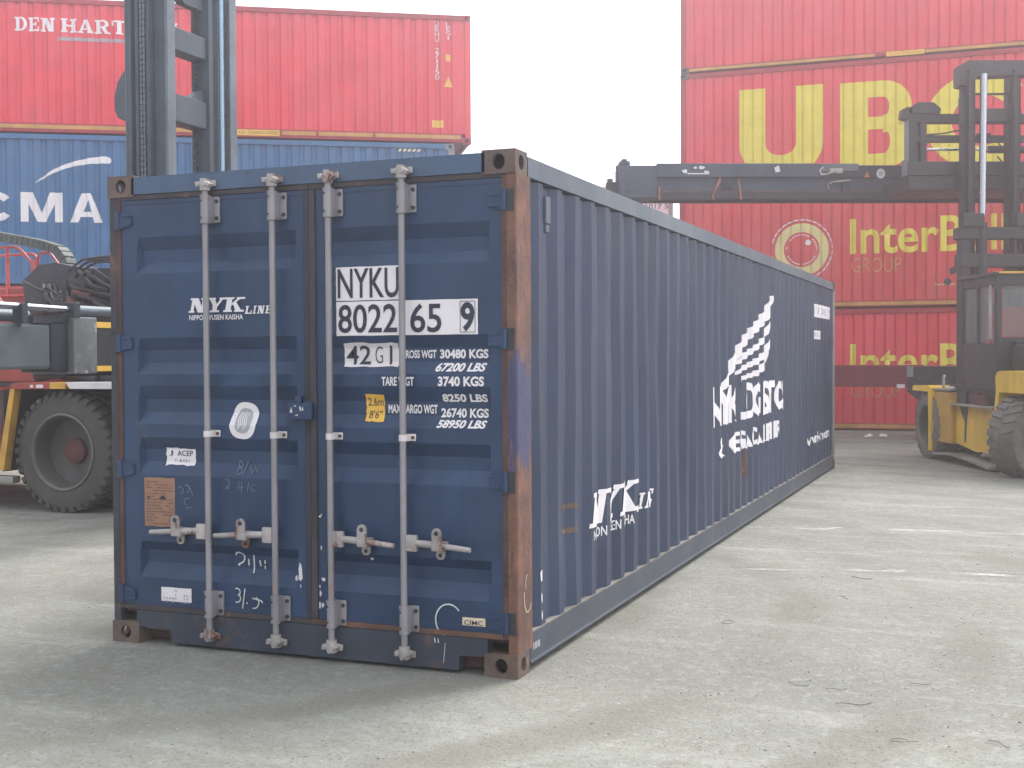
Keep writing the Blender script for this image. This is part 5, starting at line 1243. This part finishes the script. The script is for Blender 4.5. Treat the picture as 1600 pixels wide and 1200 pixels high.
# ------------------------------------------------------------------ scraps and grit on the ground
def wirebit(pts, r, name, label, cat='wire scrap', m='wire', group='wire scraps and twigs on the ground'):
    mb = MB()
    mb.tube([(x, y, r + .001 + z) for x, y, z in pts], r * .75, 6)
    c = Vector((pts[0][0], pts[0][1], 0))
    for v in mb.bm.verts: v.co -= c
    o = mb.build(name, m); o.location = c; o['label'] = label; o['category'] = cat; o['group'] = group; return o
def near_arc(x0, y0, x1, y1, b, n=8):
    d = Vector((x1 - x0, y1 - y0)); nn = Vector((-d.y, d.x))
    return [(x0 + d.x * t + nn.x * b * math.sin(math.pi * t), y0 + d.y * t + nn.y * b * math.sin(math.pi * t), .004 * math.sin(math.pi * 2 * t) + .004) for t in [k / n for k in range(n + 1)]]
wirebit(near_arc(1.24, .40, 1.345, .37, -.25), .0022, 'wire_scrap', 'bent dark wire with a hooked end, left of a nearly straight one')
wirebit(near_arc(1.425, .335, 1.52, .37, -.12), .0022, 'wire_scrap', 'nearly straight dark wire right of the hooked one on the pale concrete')
wirebit(near_arc(1.50, .10, 1.65, .165, -.16), .0026, 'twig', 'light brown knobbly twig below the two short wires', 'twig')
wirebit([(1.815 + .032 * math.cos(R(a)) * 1.1, -.375 + .03 * math.sin(R(a)), .004 + a * .00002) for a in range(20, 330, 24)] + [(1.865, -.362, .005), (1.885, -.355, .004)], .0018, 'wire_scrap', 'dark wire curled into an open loop at the bottom right')
wirebit(near_arc(1.79, .55, 1.885, .60, .04), .0016, 'wire_scrap', 'thin straight dark wire at the right, above the looped one')
wirebit([(.69 + .035 * math.cos(R(a)), 1.635 + .05 * math.sin(R(a)), .004) for a in range(0, 360, 30)], .0022, 'wire_scrap', 'small closed oval ring of wire near the blue container side')
wirebit(near_arc(1.205, 3.42, 1.345, 3.40, -.2), .003, 'twig', 'dark bent twig lying beside the nearer white line', 'twig')
wirebit(near_arc(1.22, 2.65, 1.27, 2.60, .1), .0022, 'twig', 'tiny dark twig lying between the white line and the wire ring', 'twig')
wirebit(near_arc(2.15, -.24, 2.23, -.31, .1), .0022, 'wire_scrap', 'short slanting dark wire at the far right bottom corner')
for i, (x, y, lab) in enumerate(((-.20, 18.9, 'left crumpled white paper scrap by the foot of the right stack'), (.05, 19.0, 'right crumpled white paper scrap by the foot of the right stack'))):
    mb = MB(); bmesh.ops.create_icosphere(mb.bm, subdivisions=2, radius=.07)
    for v in mb.bm.verts: v.co = Vector((v.co.x * random.uniform(.7, 1.4), v.co.y * random.uniform(.7, 1.3), v.co.z * random.uniform(.3, .7) + .03))
    o = mb.build('paper_scrap', 'litter'); o.location = (x, y, 0); o['label'] = lab; o['category'] = 'litter'; o['group'] = 'paper scraps'
# loose grit
gm = MB()
def pebble(x, y, r):
    n = 5; top = gm.bm.verts.new((x + random.uniform(-.2, .2) * r, y, r * random.uniform(.6, 1.0)))
    ring = [gm.bm.verts.new((x + r * random.uniform(.7, 1.2) * math.cos(2 * math.pi * k / n), y + r * random.uniform(.7, 1.2) * math.sin(2 * math.pi * k / n), 0.0)) for k in range(n)]
    mid = [gm.bm.verts.new((v.co.x * .85 + x * .15, v.co.y * .85 + y * .15, r * random.uniform(.3, .6))) for v in ring]
    for k in range(n):
        gm.bm.faces.new((ring[k], ring[(k + 1) % n], mid[(k + 1) % n], mid[k])); gm.bm.faces.new((mid[k], mid[(k + 1) % n], top))
for _ in range(5200):
    t = random.random(); dist = 3.4 + 16 * t ** 2.2; a = random.uniform(-23, 24) + 21.6
    x = 2.2 - dist * math.sin(R(a)); y = -5.64 + dist * math.cos(R(a))
    if -2.6 < x < .04 and y > -.05: continue
    pebble(x, y, random.choice((.002, .0025, .003, .003, .004, .006)) * random.uniform(.7, 1.2))
grit = gm.build('gravel', 'stone'); grit['kind'] = 'stuff'; grit['label'] = 'loose grit scattered over the pale yard'

# ------------------------------------------------------------------ haze volume, added to stand in for veiling glare
hz = bpy.data.materials.new('glare_haze'); hz.use_nodes = True
hn = hz.node_tree; hn.nodes.clear()
ho = hn.nodes.new('ShaderNodeOutputMaterial'); pv = hn.nodes.new('ShaderNodeVolumePrincipled')
pv.inputs['Color'].default_value = (0.97, 0.97, 1.0, 1); pv.inputs['Density'].default_value = 0.0065; pv.inputs['Anisotropy'].default_value = 0.82
hn.links.new(pv.outputs[0], ho.inputs['Volume'])
M['haze'] = hz
o = MB().box(-122, 122, -92, 122, -1, 12).build('haze', 'haze'); o['kind'] = 'stuff'
